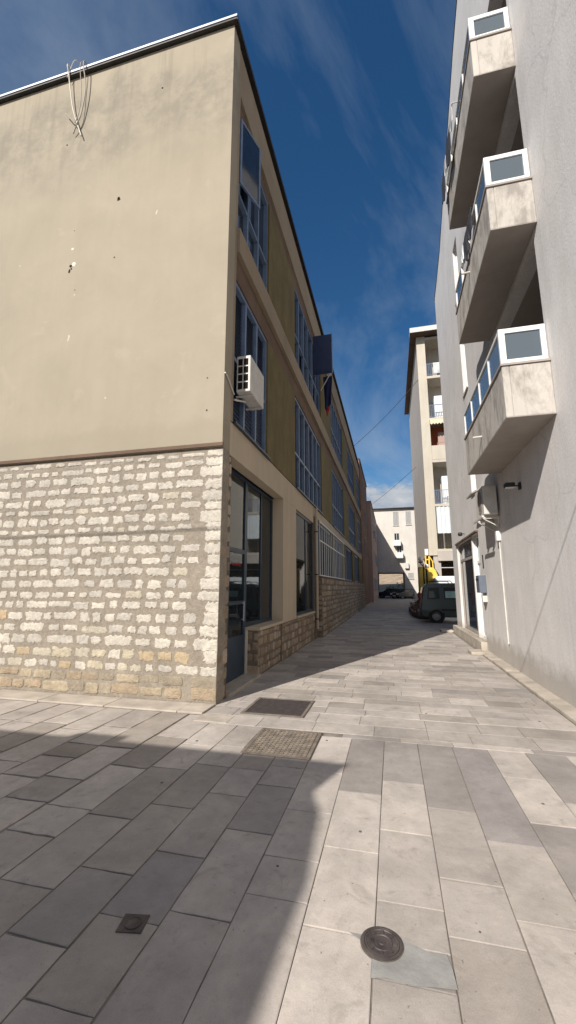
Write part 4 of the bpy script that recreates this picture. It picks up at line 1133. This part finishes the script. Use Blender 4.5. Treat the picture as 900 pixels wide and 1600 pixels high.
car('parked_car', 'dark blue car parked inside the dark passage', 'car', (1.6, 69.3, 0), R(180-6), 4.0, 1.7, 1.45, 'bluepaint', hp_, .9, (.75, 3.2), .3, extras=hatch_extra, windows=HW, group='cars parked at the end of the alley')
car('parked_car', 'dark hatchback with bright headlights facing the alley in front of the passage', 'car', (2.9, 66.0, 0), R(228), 4.0, 1.7, 1.45, 'darkpaint', hp_, .9, (.75, 3.2), .3, extras=hatch_extra, windows=HW, group='cars parked at the end of the alley')
car('parked_car', 'charcoal car half hidden behind the planter bed and the van', 'car', (3.1, 54.0, 0), R(10), 4.0, 1.7, 1.45, 'darkpaint', hp_, .9, (.75, 3.2), .3, extras=hatch_extra, windows=HW, group='cars parked at the end of the alley')

# yellow machine behind the van
Yl = thing('yellow_machine', 'yellow machine with rounded side panel and narrow mast behind the van', 'machine', (2.4, 30.6, 0))
f = MB(); f.box(1.84, 2.28, 30.4, 31.6, .45, 3.02); f.build('front_panel', M['yellow'], Yl, bevel=.03)
f = MB(); f.prism([(2.39,.5),(2.39,2.90),(2.84,2.90),(2.96,2.74),(3.04,2.42),(3.08,2.0),(3.08,.5)], 30.42, 31.5, 'y'); f.build('side_panel', M['yellow'], Yl, bevel=.03)
f = MB(); f.box(2.282, 2.388, 30.5, 31.5, .5, 2.8); f.build('gap_panel', M['dark'], Yl)
f = MB(); f.box(2.32, 2.41, 30.9, 31.0, 2.8, 3.82); f.box(2.55, 2.64, 30.9, 31.0, 2.8, 3.78); f.box(2.41, 2.55, 30.92, 30.98, 3.5, 3.58); f.build('mast', M['yellow'], Yl)
f = MB(); f.tube([(2.62,30.95,3.75),(2.82,30.95,3.4),(2.84,30.95,2.9)], .045, 8); f.build('arm', M['yellow'], Yl)
f = MB(); f.box(2.33, 2.57, 30.85, 31.1, 3.83, 4.28); f.build('lamp_box', M['white'], Yl, bevel=.02)
for x_ in (2.05, 2.9):
    f = MB(); f.lathe([(.2,-.1),(.43,-.1),(.45,0),(.43,.1),(.2,.1)], (x_,31.4,.45), 'y', 24); f.build('wheel', M['tyre'], Yl)
# globe lamp
t = thing('street_lamp', 'lamp post with two white globes beside the yellow machine', 'street lamp', (2.1, 29.7, 0))
f = MB(); f.tube([(2.1,29.7,0),(2.1,29.7,3.2)], [.06,.04], 10); f.build('pole', M['dark'], t)
f = MB(); f.tube([(2.1,29.7,3.0),(1.95,29.7,3.15),(1.93,29.7,3.35)], .03, 8); f.tube([(2.1,29.7,2.85),(2.3,29.7,2.80),(2.32,29.7,2.9)], .03, 8); f.lathe([(.06,0),(.15,.06),(.17,.12),(0,.12)], (1.93,29.7,3.22), 'z', 16); f.build('arm', M['brown'], t)
for c in ((1.93,29.7,3.50),(2.32,29.7,3.03)):
    f = MB(); f.lathe([(0,-.15),(.1,-.11),(.15,0),(.1,.11),(0,.15)], c, 'z', 18); f.build('globe', M['lampglass'], t, smooth=True)

# planter bed
t = thing('planter_bed', 'low brick edged planter bed with dry shrubs beside the van', 'planter', (1.4, 27, 0))
f = MB(); f.prism([(1.05,31.),(1.02,25),(1.3,22.9),(1.75,22.75),(1.75,31)], 0.003, .28, 'z'); f.build('edging', M['terracotta'], t)
m_ = MB()
for k in range(500):
    x_, y_ = random.uniform(1.1,1.7), random.uniform(23.2,30.8); z_ = .28+random.random()**1.5*.35
    c = Vector((x_, y_, z_)); s_ = random.uniform(.03,.09); a = Vector((random.uniform(-1,1),random.uniform(-1,1),random.uniform(-.3,1))).normalized(); b = a.orthogonal().normalized()
    m_.poly([c-a*s_, c+b*s_*.5, c+a*s_, c-b*s_*.5])
m_.build('plants', M['soil'], t)['kind'] = 'stuff'

# ================================================================== LIGHT, SKY, CAMERA
LDIR = Vector((.371, .928, -.722)).normalized()
sun = bpy.data.lights.new('sun', 'SUN'); sun.energy = 5.0; sun.angle = R(.42); sun.color = (1., .94, .86)
so = bpy.data.objects.new('sun', sun); COL.objects.link(so); so.rotation_euler = LDIR.to_track_quat('-Z', 'Y').to_euler(); so.location = (-10, -20, 30)
W = bpy.data.worlds.new('World'); scene.world = W; W.use_nodes = True; nt = W.node_tree
bg = nt.nodes['Background']
sky = nt.nodes.new('ShaderNodeTexSky'); sky.sky_type = 'NISHITA'; sky.sun_disc = False
S_ = -LDIR
sky.sun_elevation = math.asin(S_.z); sky.sun_rotation = math.atan2(S_.x, S_.y)
sky.altitude = 0; sky.air_density = 1.0; sky.dust_density = .8; sky.ozone_density = 2.5
tc = nt.nodes.new('ShaderNodeTexCoord')
nrm = nt.nodes.new('ShaderNodeVectorMath'); nrm.operation = 'NORMALIZE'; nt.links.new(tc.outputs['Generated'], nrm.inputs[0])
sp = nt.nodes.new('ShaderNodeSeparateXYZ'); nt.links.new(nrm.outputs[0], sp.inputs[0])
# project the direction on a cloud plane so the clouds compress toward the horizon
den = math_(nt, 'ADD', math_(nt, 'MAXIMUM', sp.outputs['Z'], 0.), .12)
cx_ = math_(nt, 'DIVIDE', sp.outputs['X'], den); cy_ = math_(nt, 'DIVIDE', sp.outputs['Y'], den)
cb = nt.nodes.new('ShaderNodeCombineXYZ'); nt.links.new(cx_, cb.inputs[0]); nt.links.new(cy_, cb.inputs[1])
mp = nt.nodes.new('ShaderNodeMapping'); mp.inputs['Scale'].default_value = (1.0, .55, 1); mp.inputs['Rotation'].default_value = (0, 0, R(35)); mp.inputs['Location'].default_value = (3.1, 1.3, 0)
nt.links.new(cb.outputs[0], mp.inputs[0])
cir = ramp(nt, nz(nt, mp.outputs[0], 1.5, 9, .6, .6), [(.40, 0.), (.66, .40)])
cum_n = nz(nt, scaled(nt, nrm.outputs[0], (1, 1, 2.6)), 6.5, 8, .58)
lowm = ramp(nt, sp.outputs['Z'], [(.20, .32), (.225, .26), (.265, .0)])
cum = ramp(nt, math_(nt, 'ADD', cum_n, lowm), [(.74, 0.), (.86, .9)])
hs = nt.nodes.new('ShaderNodeHueSaturation'); hs.inputs['Saturation'].default_value = 1.3; hs.inputs['Value'].default_value = 1.3
nt.links.new(sky.outputs[0], hs.inputs['Color'])
c = mix(nt, cir, hs.outputs[0], (5.6, 6.6, 7.8))
cumc = mix(nt, ramp(nt, cum_n, [(.5, 0.), (.68, 1.)]), (5.0, 5.6, 6.4), (9.0, 9.0, 9.0))
c = mix(nt, cum, c, cumc)
nt.links.new(c, bg.inputs[0]); bg.inputs[1].default_value = .062

cam = bpy.data.cameras.new('camera'); co = bpy.data.objects.new('camera', cam); COL.objects.link(co)
cam.sensor_fit = 'VERTICAL'; cam.sensor_height = 36; cam.lens = 36*650/1600; cam.clip_end = 1500; cam.clip_start = .05
co.location = (0, 0, 1.6); co.rotation_euler = (R(90+10.289), 0, R(13.86))
scene.camera = co
scene.render.resolution_x = 576; scene.render.resolution_y = 1024
scene.render.engine = 'CYCLES'
vs = scene.view_settings; vs.view_transform = 'Standard'; vs.look = 'None'; vs.exposure = .27; vs.gamma = 1
